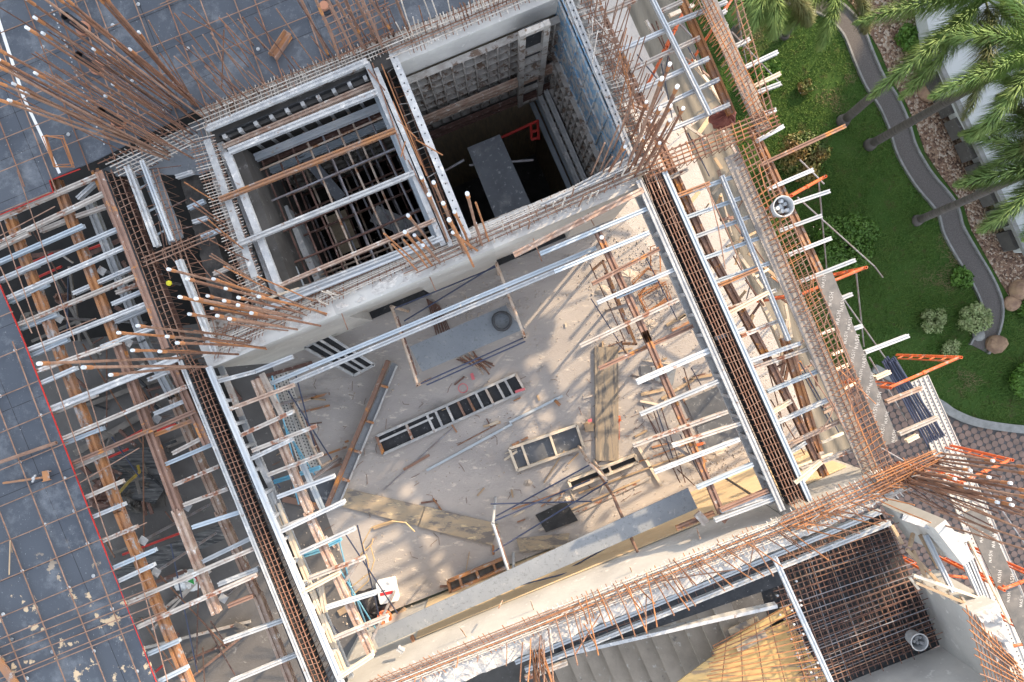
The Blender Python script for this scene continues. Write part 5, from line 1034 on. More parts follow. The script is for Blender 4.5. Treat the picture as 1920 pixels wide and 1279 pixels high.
bucketf('white bucket of concrete spacers standing on the garden side stringer', 1457, 393, -.1, .16, .26); bucketf('grey bucket of concrete spacers standing on the landing mesh at lower right', 1709, 1193, -1.2, .145, .24, 'grey_bucket')
# tyre-like loops of stirrups
def stirrups(lab, pts, z0, n, jit, r=.008, m='orange_rust'):
    t = thing('stirrup_bundle', lab, 'rebar', at(*pts[0], z0))
    for i in range(n):
        j = [(x + R.uniform(-jit, jit), y + R.uniform(-jit, jit)) for x, y in pts]
        mk('stirrup', ring_tube([at(x, y, z0 + .012 * i + .01 * R.random()) for x, y in j], r, 5), m, t)
stirrups('bundle of square orange stirrups lying on the right of the room, lower one', [(1200, 555), (1245, 528), (1255, 560), (1212, 585)], Z + .05, 7, 5)
stirrups('bundle of square orange stirrups lying on the right of the room, upper one', [(1188, 530), (1215, 502), (1228, 512), (1200, 552)], Z + .05, 5, 4)
stirrups('narrow upright orange stirrup above the bundles on the right of the room', [(1219, 462), (1236, 458), (1238, 508), (1220, 508)], Z + .4, 3, 2)
stirrups('bundle of orange stirrups hanging on the tall bars over the upper left deck', [(83, 252), (118, 258), (136, 310), (104, 312)], .1, 5, 4)
# pole frames standing in the room
def pframe(lab, p, q, z, m, legs=True, r=.026, rungs=0):
    t = thing('pole_stand', lab, 'scaffold frame', at(*p, Z))
    a = at(*p, z); b = at(*q, z); mk('top_tube', tube([a, b], r, 9), m, t)
    for e in (a, b):
        if legs: mk('leg', pipe(Vector((e.x, e.y, z + .03)), Vector((e.x, e.y, Z)), r * 1.05, 10), m, t)
    a2 = a.lerp(b, .12) + Vector((0, 0, -.25)); b2 = a.lerp(b, .88) + Vector((0, 0, -.25)); mk('inner_tube', tube([a2, b2], r * .8, 8), 'dark_rust', t)
    for u in (.3, .7): c_ = a.lerp(b, u); mk('strut', tube([c_, c_ + Vector((0, 0, -.25))], r * .6, 6), m, t)
pframe('dusty pole frame standing under the long rails, left one', (734, 575), (783, 722), -1.1, 'cream_pipe')
pframe('dusty pole frame standing under the long rails, right one', (931, 494), (984, 632), -1.1, 'cream_pipe')
pframe('bright pole frame standing at the lower centre of the room', (924, 981), (963, 1102), -1.1, 'alu_bright')
pframe('rusty pole frame leaning at the lower right of the room', (1105, 868), (1138, 900), -1.1, 'cream_pipe')
pframe('rusty pole frame standing in front of the lower wall of the room', (1150, 930), (1199, 1044), -1.1, 'rust_pale')
pframe('rusty pole frame standing in the left part of the room', (549, 757), (603, 875), -1.9, 'cream_pipe')
pframe('orange rusty pole frame under the right stringer of the room', (1130, 490), (1192, 645), -1.6, 'orange_beam', rungs=0)
def pole(lab, p, z0, q, z1, r, m, name='brace_tube', cat='tube', grp=None): return tag(mk(name, tube([at(*p, z0), at(*q, z1)], r, 7), m), lab, cat, grp)
g = 'dark blue brace tubes in the room'
for i, (p, z0, q, z1) in enumerate(srt([((783, 722), -1.3, (985, 632), -1.6), ((800, 722), -1.6, (985, 640), -1.3), ((735, 580), -1.3, (931, 500), -1.9), ((760, 610), -1.9, (935, 540), -1.3), ((758, 602), -1.9, (928, 498), -1.4), ((924, 978), -1.3, (1106, 900), -1.5), ((930, 968), -1.8, (1105, 872), -1.3), ((965, 1100), -1.3, (1199, 1040), -1.5), ((985, 1112), -1.8, (1150, 1020), -1.4), ((925, 1035), -1.4, (1140, 903), -1.6), ((920, 945), -1.8, (1110, 940), -1.5)])):
    pole(f'dark blue brace tube between the pole frames, {o_(i+1)} from the top', p, z0, q, z1, .014, 'blue_tube', grp=g)
g = 'thin dark braces under the right joists'
for i, (p, q) in enumerate(srt([((1106, 495), (1172, 640)), ((1108, 560), (1160, 640)), ((1205, 470), (1270, 600)), ((1235, 470), (1300, 610)), ((1155, 640), (1180, 668)), ((1205, 760), (1275, 905)), ((1230, 765), (1262, 860)), ((1240, 765), (1285, 905)), ((1275, 815), (1320, 905)), ((1282, 690), (1296, 735)), ((1296, 690), (1318, 728)), ((1225, 770), (1240, 815)), ((1270, 880), (1302, 910)), ((1165, 640), (1172, 662))])):
    pole(f'thin dark brace under the joists at the right of the room, {o_(i+1)} from the top', p, -1.3, q, -2.0, .010, 'dark_rust' if i % 3 else 'blue_tube', grp=g)
g = 'cyan braces beside the left stringer of the room'
for i, (p, q) in enumerate(srt([((487, 725), (545, 870)), ((510, 705), (552, 868)), ((535, 800), (570, 870)), ((540, 870), (560, 945)), ((548, 825), (590, 890)), ((635, 1010), (672, 1160)), ((620, 1040), (708, 1185)), ((665, 1115), (690, 1180)), ((658, 1100), (665, 1150))])):
    pole(f'cyan brace beside the left stringer of the room, {o_(i+1)} from the top', p, -1.0, q, -2.0, .014, 'cyan', grp=g)
for i, (p, q) in enumerate(srt([((555, 705), (600, 875)), ((540, 733), (622, 862)), ((648, 1002), (745, 1150)), ((670, 985), (712, 1160)), ((490, 865), (525, 915)), ((565, 1045), (575, 1070)), ((610, 1155), (637, 1190))])):
    pole(f'dark brace tube on the left side of the room, {o_(i+1)} from the top', p, -1.2, q, -2.3, .013, 'blue_tube', grp='dark braces on the left of the room')
joists([(515, 905, 600, 878, 'cyan', -1.1, .07), (560, 1045, 605, 1030, 'cyan', -.6, .06), (612, 1025, 640, 1010, 'cyan', -.6, .05)], 'brace_beam', 'cyan-painted beam crossing under the joists on the left of the room, {o} from the top', 'cyan beams on the left of the room', 'beam')
# galvanised walking boards
def perf(lab, quad, z, nr, nh, name='perforated_board'):
    t = thing(name, lab, 'scaffold board', at(*quad[0], z)); A, B, Cc, D = quad; mk('deck', ppoly(quad, z, .04), 'perf', t)
    hs = []; rd = []
    for i in range(nr):
        for k in range(nh):
            p = L2(L2(A, B, (i + .5) / nr), L2(D, Cc, (i + .5) / nr), (k + .5 + .5 * (i % 2)) / nh); c_ = at(*p, z); hs.append(disc((c_.x, c_.y, z + .001), .014, .003, 6))
    mk('holes', join(*hs), 'rubber', t)
    for i in range(nr + 1): mk('ridge', bar(at(*L2(A, B, i / nr), z + .008), at(*L2(D, Cc, i / nr), z + .008), .012, .014), 'perf', t)
perf('grey perforated scaffold board beside the left stringer of the room', [(505, 710), (520, 703), (582, 880), (567, 888)], -1.9, 3, 30)
perf('grey perforated scaffold board just right of the other in the left of the room', [(523, 702), (538, 697), (600, 872), (585, 879)], -1.95, 3, 30)
perf('wide pale perforated scaffold board over the driveway beside the orange frames', [(1698, 722), (1740, 703), (1858, 965), (1800, 975)], -2.6, 5, 40)
perf('pale perforated scaffold board continuing over the driveway at the right edge', [(1800, 975), (1858, 965), (1990, 1290), (1930, 1300)], -2.65, 4, 40)
# loose things on the floor
def stick(lab, p, q, w_, m, z=None, grp=None, name='timber_offcut', cat='offcut'): return tag(mk(name, bar(at(*p, (z or Z) + .03), at(*q, (z or Z) + .03), w_, .03), m), lab, cat, grp)
ST = [((757, 881), (805, 853), .05, 'rust_beam'), ((1020, 905), (1058, 845), .02, 'wood'), ((560, 745), (610, 750), .03, 'wood'), ((540, 757), (618, 738), .05, 'orange_beam'), ((570, 772), (618, 760), .04, 'orange_beam'), ((595, 858), (650, 838), .04, 'orange_beam'), ((600, 885), (640, 870), .05, 'rust_beam'),
      ((812, 935), (828, 957), .03, 'orange_beam'), ((895, 930), (908, 915), .03, 'wood'), ((1202, 740), (1245, 730), .06, 'wood'), ((1200, 752), (1240, 760), .04, 'wood_pale'), ((1240, 748), (1300, 712), .05, 'wood'), ((1296, 710), (1340, 702), .05, 'wood'), ((1130, 640), (1130, 655), .03, 'wood'), ((1205, 675), (1255, 682), .02, 'wood_pale'), ((1250, 610), (1285, 590), .06, 'wood'), ((1260, 620), (1300, 600), .05, 'orange_beam'), ((1275, 600), (1300, 580), .05, 'wood_pale'),
      ((1100, 790), (1112, 800), .12, 'wood'), ((960, 955), (1060, 920), .02, 'orange_beam'), ((1090, 905), (1290, 832), .02, 'orange_beam'), ((1085, 925), (1290, 850), .03, 'wood'), ((1010, 995), (1220, 895), .05, 'alu_old'), ((1060, 960), (1200, 900), .03, 'wood'), ((1195, 835), (1240, 910), .06, 'wood_pale'), ((1085, 850), (1065, 870), .02, 'wood'), ((918, 797), (935, 790), .05, 'wood_pale'), ((700, 990), (745, 975), .07, 'wood'), ((825, 1100), (900, 1092), .04, 'rust_beam'), ((872, 1080), (880, 1035), .015, 'wood'),
      ((530, 935), (600, 950), .12, 'rust_beam'), ((1040, 750), (1050, 760), .06, 'orange_beam'), ((960, 835), (990, 820), .04, 'orange_beam'), ((925, 1040), (925, 985), .04, 'orange_beam'), ((1300, 850), (1320, 870), .16, 'orange_beam'), ((1305, 835), (1322, 830), .05, 'orange'), ((670, 1170), (705, 1150), .08, 'wood_pale'), ((635, 1150), (652, 1140), .12, 'wood'), ((740, 1160), (760, 1140), .07, 'wood'), ((585, 640 + 40), (480, 710), .07, 'dark_rust')]
for i, (p, q, w_, m) in enumerate(srt(ST)): stick(f'stray {MN.get(m, "brown") if m not in ("wood",) else "brown timber"} offcut on the room floor, {o_(i+1)} from the top', p, q, w_, m, grp='scattered offcuts on the room floor')
stick('long grey rail lying on the room floor, left half', (800, 882), (960, 795), .05, 'alu', name='aluminium_rail', cat='rail'); stick('long grey rail lying on the room floor, right half', (955, 792), (1055, 742), .05, 'alu', name='aluminium_rail', cat='rail')
tag(mk('loose_bar', tube([at(720, 918, Z + .02), at(850, 802, Z + .02)], .012), 'grey_tube'), 'thin grey rod slanting across the room floor', 'rod'); tag(mk('loose_bar', tube([at(858, 835, Z + .02), at(930, 797, Z + .02)], .012), 'rust_pale'), 'thin brown rod below the ladder-like panel', 'rod')
for i in range(14):
    a = rad(-62 + i * 5 + R.uniform(-4, 4)); x = 868 + i * 3; L_ = R.uniform(30, 75)
    tag(mk('loose_bar', tube([at(x - 12, 690 - L_ * .45, Z + .05), at(x + math.cos(a) * 20, 660 + L_ * .6, Z + .03)], .014), R.choice(['dark_rust', 'rust', 'cream_pipe'])), 'loose rusty bar in the untidy heap below the grey board in the upper room', 'rebar', 'loose bars below the grey board')
for i in range(14):
    x = 800 + i * 1.8; tag(mk('loose_bar', tube([at(x, 560 + i, Z + .05), at(x + 20 + R.uniform(-5, 5), 628 + R.uniform(-10, 8), Z + .05)], .010), 'dark_rust'), 'rusty bar in the tight bundle running under the grey board', 'rebar', 'bundle at the upper wall of the room')
tag(mk('pink_tape', join(bar(at(884, 700, Z + .05), at(888, 712, Z + .05), .06, .02), torus(tuple(at(868, 728, Z + .03)), .09, .008)), 'pink'), 'loose pink tape and ring on the room floor', 'tape')
tag(mk('pink_tape', bar(at(966, 735, Z + .15), at(984, 729, Z + .15), .05, .02), 'pink'), 'pink tape on the right end of the ladder-like panel', 'tape'); tag(mk('orange_string', join(bar(at(1160, 780, Z + .02), at(1162, 790, Z + .02), .06, .01), bar(at(1161, 786, Z + .02), at(1161, 825, Z + .02), .01, .01)), 'orange'), 'frayed orange string beside the long weathered board', 'string')
tag(mk('cardboard_box', join(ppoly([(1095, 795), (1112, 795), (1113, 808), (1098, 810)], Z + .1, .1)), 'wood'), 'small cardboard box left of the long weathered board', 'box')
tag(mk('red_tag', ppoly([(1102, 787), (1110, 785), (1110, 791), (1103, 792)], Z + .12, .02), 'pink'), 'small pink tag on the cardboard box', 'tag')
for i, q in enumerate([[(650, 1130), (660, 1100), (692, 1075), (690, 1050), (680, 1020), (695, 990), (735, 977)], [(695, 1022), (702, 1050), (690, 1090), (650, 1125)], [(735, 977), (760, 980), (778, 997)], [(660, 1058), (680, 1035), (697, 1020), (700, 1010)]]):
    tag(mk('rope', tube([at(x + R.uniform(-1, 1), y, Z + .9) for x, y in q], .012, 5), 'hose'), 'tan rope strand trailing over the left stringer side of the room', 'rope', 'tan rope strands')
for i in range(90):
    x, y = R.choice([(R.uniform(560, 1330), R.uniform(700, 1060)), (R.gauss(1230, 50), R.gauss(700, 110)), (R.gauss(1080, 60), R.gauss(930, 25)), (R.gauss(560, 40), R.gauss(830, 90))])
    if y > 1120 - (x - 640) * .40 or y < 740 - (x - 500) * .42: continue
    a = R.choice([-.42, -.42, 1.15, R.uniform(-1.5, 1.5)]) + R.uniform(-.3, .3); L_ = R.uniform(5, 34)
    tag(mk('floor_offcut', bar(at(x, y, Z + .02), at(x + math.cos(a) * L_, y + math.sin(a) * L_, Z + .02), R.uniform(.012, .045), R.uniform(.01, .03)), R.choice(['wood', 'wood_pale', 'rust', 'orange_beam', 'alu_old', 'dark_rust'])), 'small stray offcut among the litter on the room floor', 'offcut', 'small litter on the room floor')
for i in range(90):
    x, y = R.uniform(560, 1330), R.uniform(700, 1120)
    if y > 1110 - (x - 700) * .36: y -= 150
    a = R.random() * 6.28; L_ = R.uniform(6, 22); c_ = R.uniform(-6, 6)
    tag(mk('wire_scrap', tube([at(x, y, Z + .012), at(x + math.cos(a) * L_ * .5 + c_, y + math.sin(a) * L_ * .5, Z + .015), at(x + math.cos(a) * L_, y + math.sin(a) * L_ + c_, Z + .012)], .004, 4), R.choice(['dark_rust', 'rust'])), 'tiny bent wire scrap on the room floor', 'wire', 'wire scraps on the room floor')
def rubble():
    V = []; F = []
    for i in range(5200):
        if i < 900: x, y = R.gauss(1190, 45), R.gauss(520, 60)
        elif i < 1300: x, y = R.gauss(900, 60), R.gauss(570, 25)
        elif i < 1700: x, y = R.gauss(1350, 40), R.gauss(860, 40)
        else: x, y = R.uniform(520, 1540), R.uniform(420, 1180)
        c_ = at(x, y, Z); s = R.uniform(.006, .022) * (1.5 if R.random() < .1 else 1); b = len(V)
        rt_ = [(1, 0, 0), (-.5, .87, 0), (-.5, -.87, 0), (0, 0, 1)]
        a = R.random() * 6.28; ca, sa = math.cos(a), math.sin(a)
        for (u, v, w_) in rt_: V.append((c_.x + (u * ca - v * sa) * s * R.uniform(.7, 1.3), c_.y + (u * sa + v * ca) * s * R.uniform(.7, 1.3), Z + w_ * s * 1.1))
        F += [(b, b + 1, b + 3), (b + 1, b + 2, b + 3), (b + 2, b, b + 3)]
    return V, F
tag(mk('concrete_crumbs', rubble(), 'stone', None, (0, 0, Z)), 'concrete crumbs and dust lumps scattered over the slab', 'rubble', kind='stuff')
# left bay clutter on the slab
for i, (p, q, w_, m) in enumerate(srt([((150, 745), (350, 655), .18, 'old_plank'), ((150, 765), (355, 690), .09, 'old_plank'), ((140, 850), (300, 760), .12, 'old_plank'), ((160, 900), (350, 820), .12, 'old_plank'), ((150, 870), (230, 960), .10, 'dark_rust'), ((170, 905), (240, 950), .09, 'old_plank'), ((205, 1040), (300, 1005), .05, 'old_plank'), ((310, 1140), (395, 1070), .06, 'alu_old'), ((285, 1180), (400, 1060), .04, 'alu_old'), ((270, 1215), (470, 1165), .05, 'alu_old'), ((360, 1270), (470, 1180), .05, 'rust_beam'), ((345, 1240), (430, 1205), .04, 'dark_rust'), ((290, 1092), (350, 1070), .07, 'dark_rust'), ((60, 480), (130, 470), .08, 'dark_rust'), ((100, 520), (180, 660), .06, 'old_plank'), ((130, 500), (150, 640), .05, 'old_plank'), ((225, 600), (300, 560), .06, 'old_plank'), ((60, 640), (150, 600), .05, 'old_plank'), ((230, 490), (260, 540), .06, 'dark_rust')])):
    tag(mk('timber_offcut', bar(at(*p, Z + .08), at(*q, Z + .05), w_, .04), m), f'timber offcut lying on the dim slab under the open left bay, {o_(i+1)} from the top', 'offcut', 'offcuts under the left bay')
board('dark wavy plank under the lower left bay', [(212, 1060), (410, 985), (425, 1010), (225, 1095)], Z + .4, .03, 'streaky', 'plank', 'plank')
board('dark stained sheet in the middle of the left bay debris', [(205, 845), (290, 838), (318, 900), (290, 945), (225, 930)], Z + .2, .02, 'streaky', 'sheet', 'board')
board('light grey sheet in the debris of the left bay', [(235, 880), (300, 870), (310, 950), (230, 960)], Z + .1, .03, 'mud', 'sheet', 'board')
for i, (x, y, s) in enumerate(srt([(250, 925, .35), (205, 915, .3), (280, 905, .25), (230, 900, .28), (190, 935, .25), (262, 945, .22), (60, 600, .2), (120, 560, .15)])): tag(mk('debris_heap', bag(at(x, y, Z), s, s * .8, .22, i * 3.3), 'mud' if i % 2 else 'dark_rust'), f'crumpled debris heap on the dim slab of the left bay, {o_(i+1)} from the top', 'debris', 'debris heaps in the left bay')
for i, (p, q) in enumerate(srt([((170, 860), (270, 805)), ((180, 868), (240, 842)), ((230, 1040), (350, 995)), ((285, 1265), (305, 1248)), ((45, 470), (110, 445)), ((30, 505), (100, 475)), ((60, 525), (115, 500)), ((160, 470), (200, 455)), ((280, 812), (330, 795))])):
    pole(f'red scaffold tube seen under the open left bay, {o_(i+1)} from the top', p, -2.2, q, -2.2, .024, 'red', grp='red tubes under the left bay')
for i, (p, q) in enumerate(srt([((155, 645), (265, 830)), ((260, 720), (300, 790)), ((200, 640), (200, 800)), ((210, 820), (262, 895)), ((268, 805), (270, 1035)), ((310, 960), (335, 990)), ((60, 430), (125, 540)), ((85, 480), (130, 600)), ((195, 1010), (215, 1045)), ((320, 1020), (370, 1260)), ((385, 1170), (440, 1265)), ((395, 1165), (425, 1210)), ((300, 1080), (425, 1215)), ((128, 520), (126, 640)), ((265, 1160), (350, 1290)), ((372, 1090), (368, 1255)), ((380, 1215), (384, 1290))])):
    pole(f'dark brace under the open left bay, {o_(i+1)} from the top', p, -1.2, q, -2.6, .013, R.choice(['blue_tube', 'dark_rust', 'rust']), grp='dark braces under the left bay')
t = thing('rice_sack', 'white printed sack with red and green marks lying under the lower left bay', 'sack', at(350, 1095, Z)); mk('body', bag(at(352, 1088, Z), .28, .22, .12, 9), 'white', t); mk('print', ppoly([(352, 1090), (362, 1085), (364, 1096)], Z + .20, .01), mat('green_print', (.05, .35, .08), None), t); mk('print', ppoly([(364, 1082), (374, 1080), (372, 1092)], Z + .20, .01), 'red_label', t)
for i, (x, y) in enumerate(srt([(190, 508), (268, 1014), (292, 1073), (418, 1122), (350, 950), (293, 785), (240, 642), (110, 597)])):
    t = thing('screw_jack', f'pale metal jack head plate under the left bay joists, {o_(i+1)} from the top', 'jack', at(x, y, -.4), 'jack heads under the left bay'); mk('plate', bar(at(x - 6, y - 4, -.35), at(x + 7, y + 4, -.35), .12, .015), 'crust_light', t)
    mk('post', tube([at(x, y, -.36), Vector((at(x, y, -.36).x, at(x, y, -.36).y, -3))], .024, 8), 'grey_tube', t)
# props under stringers elsewhere
for i, (x, y) in enumerate(srt([(1128, 452), (1180, 570), (1240, 720), (1300, 860), (500, 765), (560, 915), (640, 1100), (690, 1215)])):
    b_ = at(x, y, -.3); tag(mk('steel_prop', tube([b_, Vector((b_.x, b_.y, -3))], .028, 8), 'grey_tube'), f'steel prop under a room stringer, {o_(i+1)} from the top', 'prop', 'steel props under the room stringers')
tag(mk('stringer_washer', disc(tuple(at(1128, 445, -.135)), .035, .01), 'white'), 'round white washer on the upper end of the right stringer', 'washer')

# ================================================================ GARDEN SIDE SCAFFOLD
def legframe(lab, p, q, zt, zb, m='orange', rung=True):
    t = thing('ladder_scaffold', lab, 'scaffold frame', at(*p, zb), 'orange scaffold frames')
    a = at(*p, zt); b = at(*q, zt); A = Vector((a.x, a.y, zb)); B = Vector((b.x, b.y, zb))
    mk('top_tube', tube([a, b], .027, 9), m, t); mk('leg', pipe(a + Vector((0, 0, .05)), A, .026, 12), m, t); mk('leg', pipe(b + Vector((0, 0, .05)), B, .026, 12), m, t)
    for k, u in enumerate((.12, .88)):
        c_ = a.lerp(b, u); mk('inner_leg', tube([c_, c_ + Vector((0, 0, zb - zt + .3))], .016, 7), m, t)
    z = zt - .3
    while z > zb + .2:
        for s_, u in ((a, .12), (b, .88)):
            c_ = a.lerp(b, u); mk('rung', tube([Vector((s_.x, s_.y, z)), Vector((c_.x, c_.y, z))], .012, 6), m, t)
        z -= .33
    mk('coupling', tube([a.lerp(b, .48), a.lerp(b, .52)], .036, 9), m, t)
legframe('orange scaffold frame standing over the bucket side of the lawn', (1546, 332), (1482, 368), -.9, -2.9)
legframe('orange scaffold frame beside the upper end of the lettered board', (1622, 502), (1500, 553), -.9, -2.9)
legframe('large orange scaffold frame beside the wide perforated board', (1799, 670), (1667, 727), -1.0, -2.9)
legframe('orange scaffold frame over the driveway right of the capped bars', (1895, 862), (1800, 905), -1.0, -2.9)
legframe('orange scaffold frame over the driveway at the right edge', (1945, 1080), (1880, 1105), -1.0, -2.9)
legframe('orange scaffold frame at the top behind the upper orange cage', (1376, -8), (1345, 40), -.9, -2.9)
legframe('orange scaffold frame seen through the joists near the top', (1283, 20), (1250, 90), -1.2, -2.9)
legframe('orange scaffold frame below the window formwork at lower right', (1870, 1090), (1740, 1075), -2.2, -3.6)
legframe('orange scaffold frame in the lower right corner', (1960, 1200), (1880, 1215), -1.4, -3.4)
g = 'slim grey brace rods over the garden'
for i, (p, z0, q, z1) in enumerate(srt([((1377, -5), -2, (1400, 122), -5), ((1372, 60), -2, (1466, 160), -4), ((1495, 370), -2, (1640, 500), -3.5), ((1535, 340), -1.5, (1550, 505), -4), ((1560, 530), -2, (1680, 700), -3.5), ((1605, 508), -1.5, (1620, 650), -4), ((1500, 300), -2, (1545, 345), -1.6), ((1640, 500), -2, (1655, 520), -3), ((1652, 840), -2, (1860, 960), -2.5), ((1830, 950), -2, (1900, 1060), -4), ((1840, 900), -2, (1935, 1040), -3), ((1630, 670), -1.8, (1700, 790), -3)])):
    pole(f'slim grey brace rod of the garden scaffold, {o_(i+1)} from the top', p, z0, q, z1, .015, 'grey_tube', grp=g)
g = 'dark blue tubes leaning beside the perforated board'
for i in range(9):
    x = 1655 + i * 3.0; pole(f'dark blue tube stacked beside the wide perforated board, {o_(i+1)} from the left', (x, 678 - (i % 4) * 3), -1.3, (x + 88 + i * 1.2, 842 - i * 2), -2.7, .018, 'blue_tube', grp=g)
g = 'dark braces between the trench and the walkway'
for i, (p, q) in enumerate(srt([((1230, 40), (1262, 130)), ((1222, 45), (1250, 100)), ((1262, 60), (1240, 170)), ((1195, 103), (1232, 148)), ((1285, 80), (1330, 160)), ((1240, 120), (1260, 220)), ((1300, 100), (1340, 180)), ((1299, 385), (1316, 480)), ((1300, 450), (1330, 490)), ((1322, 478), (1335, 530)), ((1325, 485), (1350, 520)), ((1405, 540), (1400, 560)), ((1375, 480), (1420, 560)), ((1390, 430), (1440, 500)), ((1380, 380), (1395, 460)), ((1440, 690), (1470, 800)), ((1445, 750), (1520, 870)), ((1460, 780), (1475, 840)), ((1500, 680), (1575, 815)), ((1505, 700), (1560, 800)), ((1480, 640), (1520, 760)), ((1290, 250), (1330, 330)), ((1270, 200), (1300, 290))])):
    pole(f'dark brace rod between the right trench and the walkway board, {o_(i+1)} from the top', p, -.9, q, -2.6, .012, R.choice(['blue_tube', 'dark_rust']), grp=g)
for i, (p, q, w_, m) in enumerate(srt([((1300, 120), (1345, 175), .05, 'wood_pale'), ((1335, 165), (1372, 220), .05, 'wood_pale'), ((1283, 395), (1310, 360), .07, 'wood'), ((1290, 432), (1310, 424), .08, 'wood'), ((1330, 580), (1325, 600), .06, 'rust_beam'), ((1380, 470), (1430, 540), .05, 'wood_pale'), ((1425, 560), (1470, 650), .06, 'wood_pale'), ((1476, 600), (1462, 690), .05, 'wood_pale'), ((1490, 660), (1500, 705), .06, 'rust_beam'), ((1475, 655), (1465, 705), .06, 'rust_beam'), ((1485, 655), (1472, 712), .05, 'rust_beam'), ((1415, 520), (1440, 505), .04, 'wood_pale'), ((1550, 700), (1600, 680), .06, 'wood_pale'), ((1565, 735), (1640, 705), .05, 'wood_pale'), ((1560, 665), (1610, 645), .05, 'wood_pale'), ((1255, 30), (1300, 10), .07, 'wood_pale'), ((1310, 250), (1335, 215), .08, 'wood'), ((1540, 830), (1580, 812), .05, 'wood_pale'), ((1480, 880), (1560, 850), .03, 'wood_pale')])):
    tag(mk('timber_offcut', bar(at(*p, -1.6), at(*q, -1.8), w_, .05), m), f'short timber between the right trench and the walkway board, {o_(i+1)} from the top', 'offcut', 'short timbers on the garden side')
tag(mk('tarp_bundle', bag(at(1355, 222, -.9), .22, .2, .25, 4), 'plum'), 'crumpled red-brown tarpaulin bundle near the heavy bridging cage', 'tarpaulin')
stick('pale timber lying on the lower wall formwork at the right corner', (1500, 905), (1535, 868), .09, 'wood_pale', -.2)
# small panels on the stained plywood lining
joists([(1268, 990, 1340, 960, 'rust_beam', -.5, .07), (1308, 962, 1322, 980, 'alu', -.4, .13), (1350, 965, 1362, 975, 'rust_beam', -.4, .12), (745, 1215, 755, 1223, 'alu', -.6, .07), (772, 1192, 782, 1212, 'orange_beam', -1.2, .05)], 'steel_offcut', '{m} short piece lying against the lower wall lining, {o} from the top', 'short pieces at the lower wall', 'offcut')
tag(mk('yellow_strap', tube([at(218, 930, Z + .3), at(240, 905, Z + .35), at(262, 885, Z + .3), at(258, 872, Z + .3)], .03, 6), mat('dull_yellow', (.42, .30, .04), (.25, .18, .05), 6)), 'dirty yellow strap over the debris in the left bay', 'strap')
for i in range(46):
    x, y = R.choice([(R.gauss(215, 45), R.gauss(890, 45)), (R.gauss(350, 50), R.gauss(1190, 60)), (R.gauss(170, 50), R.gauss(620, 90)), (R.gauss(260, 60), R.gauss(760, 60))])
    a = R.choice([-.42, 1.15, .6, R.uniform(-1.5, 1.5)]) + R.uniform(-.2, .2); L_ = R.uniform(14, 70)
    zb = Z + R.uniform(.03, .3)
    tag(mk('floor_offcut', bar(at(x, y, zb), at(x + math.cos(a) * L_, y + math.sin(a) * L_, zb), R.uniform(.02, .09), .03), R.choice(['old_plank', 'old_plank', 'mud', 'dark_rust', 'alu_old', 'film_black'])), 'dirty stray piece of timber or steel in the litter under the left bay', 'offcut', 'litter under the left bay')

for i, (x, y, s) in enumerate([(1180, 520, .22), (1130, 545, .16), (1215, 610, .18), (905, 640, .12), (1060, 935, .15), (1340, 850, .25), (540, 800, .12), (990, 905, .1)]):
    tag(mk('dust_heap', bag(at(x, y, Z - .01), s, s * .7, .05, i * 2.7), 'stone'), f'low heap of concrete dust and crumbs on the room floor, {o_(1 + sorted([520, 545, 610, 640, 935, 850, 800, 905]).index(y))} from the top', 'dust', 'dust heaps on the room floor')
# ================================================================ GARDEN PLANTS
def frond_vf(base, dirv, L, droop, n, leaf, seed, wid=1.0):
    rr = random.Random(seed); d = Vector(dirv); hd = Vector((d.x, d.y, 0)).normalized(); up0 = d.z
    pts = []; p = Vector(base); sg = 18; vz = up0
    for i in range(sg + 1):
        pts.append(p.copy()); p = p + (hd * math.sqrt(max(.05, 1 - min(.95, vz * vz))) + Vector((0, 0, vz))) * (L / sg); vz -= droop / sg; vz = max(-.95, vz)
    V, F = tube(pts, .022, 5, True, .004)
    for i in range(n):
        u = (i + rr.random()) / n; u = .10 + .9 * u; f = u * sg; k = min(sg - 1, int(f)); q = pts[k].lerp(pts[k + 1], f - k); t = (pts[k + 1] - pts[k]).normalized()
        if rr.random() < .12 * (1 + math.sin(i * .02 + seed)): continue
        ang = rr.uniform(0, 2 * math.pi); s = t.orthogonal().normalized(); s.rotate(Matrix.Rotation(ang, 3, t))
        ln = leaf * (math.sin(math.pi * min(1, u * .85 + .16)) ** .6) * rr.uniform(.75, 1.15)
        dr = (s * .85 + t * rr.uniform(.45, .8)).normalized(); wv = t.cross(dr).normalized() * .0068 * wid * rr.uniform(.6, 1.3); m_ = q + dr * ln * .55; e = q + dr * ln + Vector((0, 0, -ln * rr.uniform(.15, .4))); b = len(V)
        V += [q - wv * .5, q + wv * .5, m_ + wv, m_ - wv, e]; F += [(b, b + 1, b + 2, b + 3), (b + 3, b + 2, b + 4)]
    return V, F
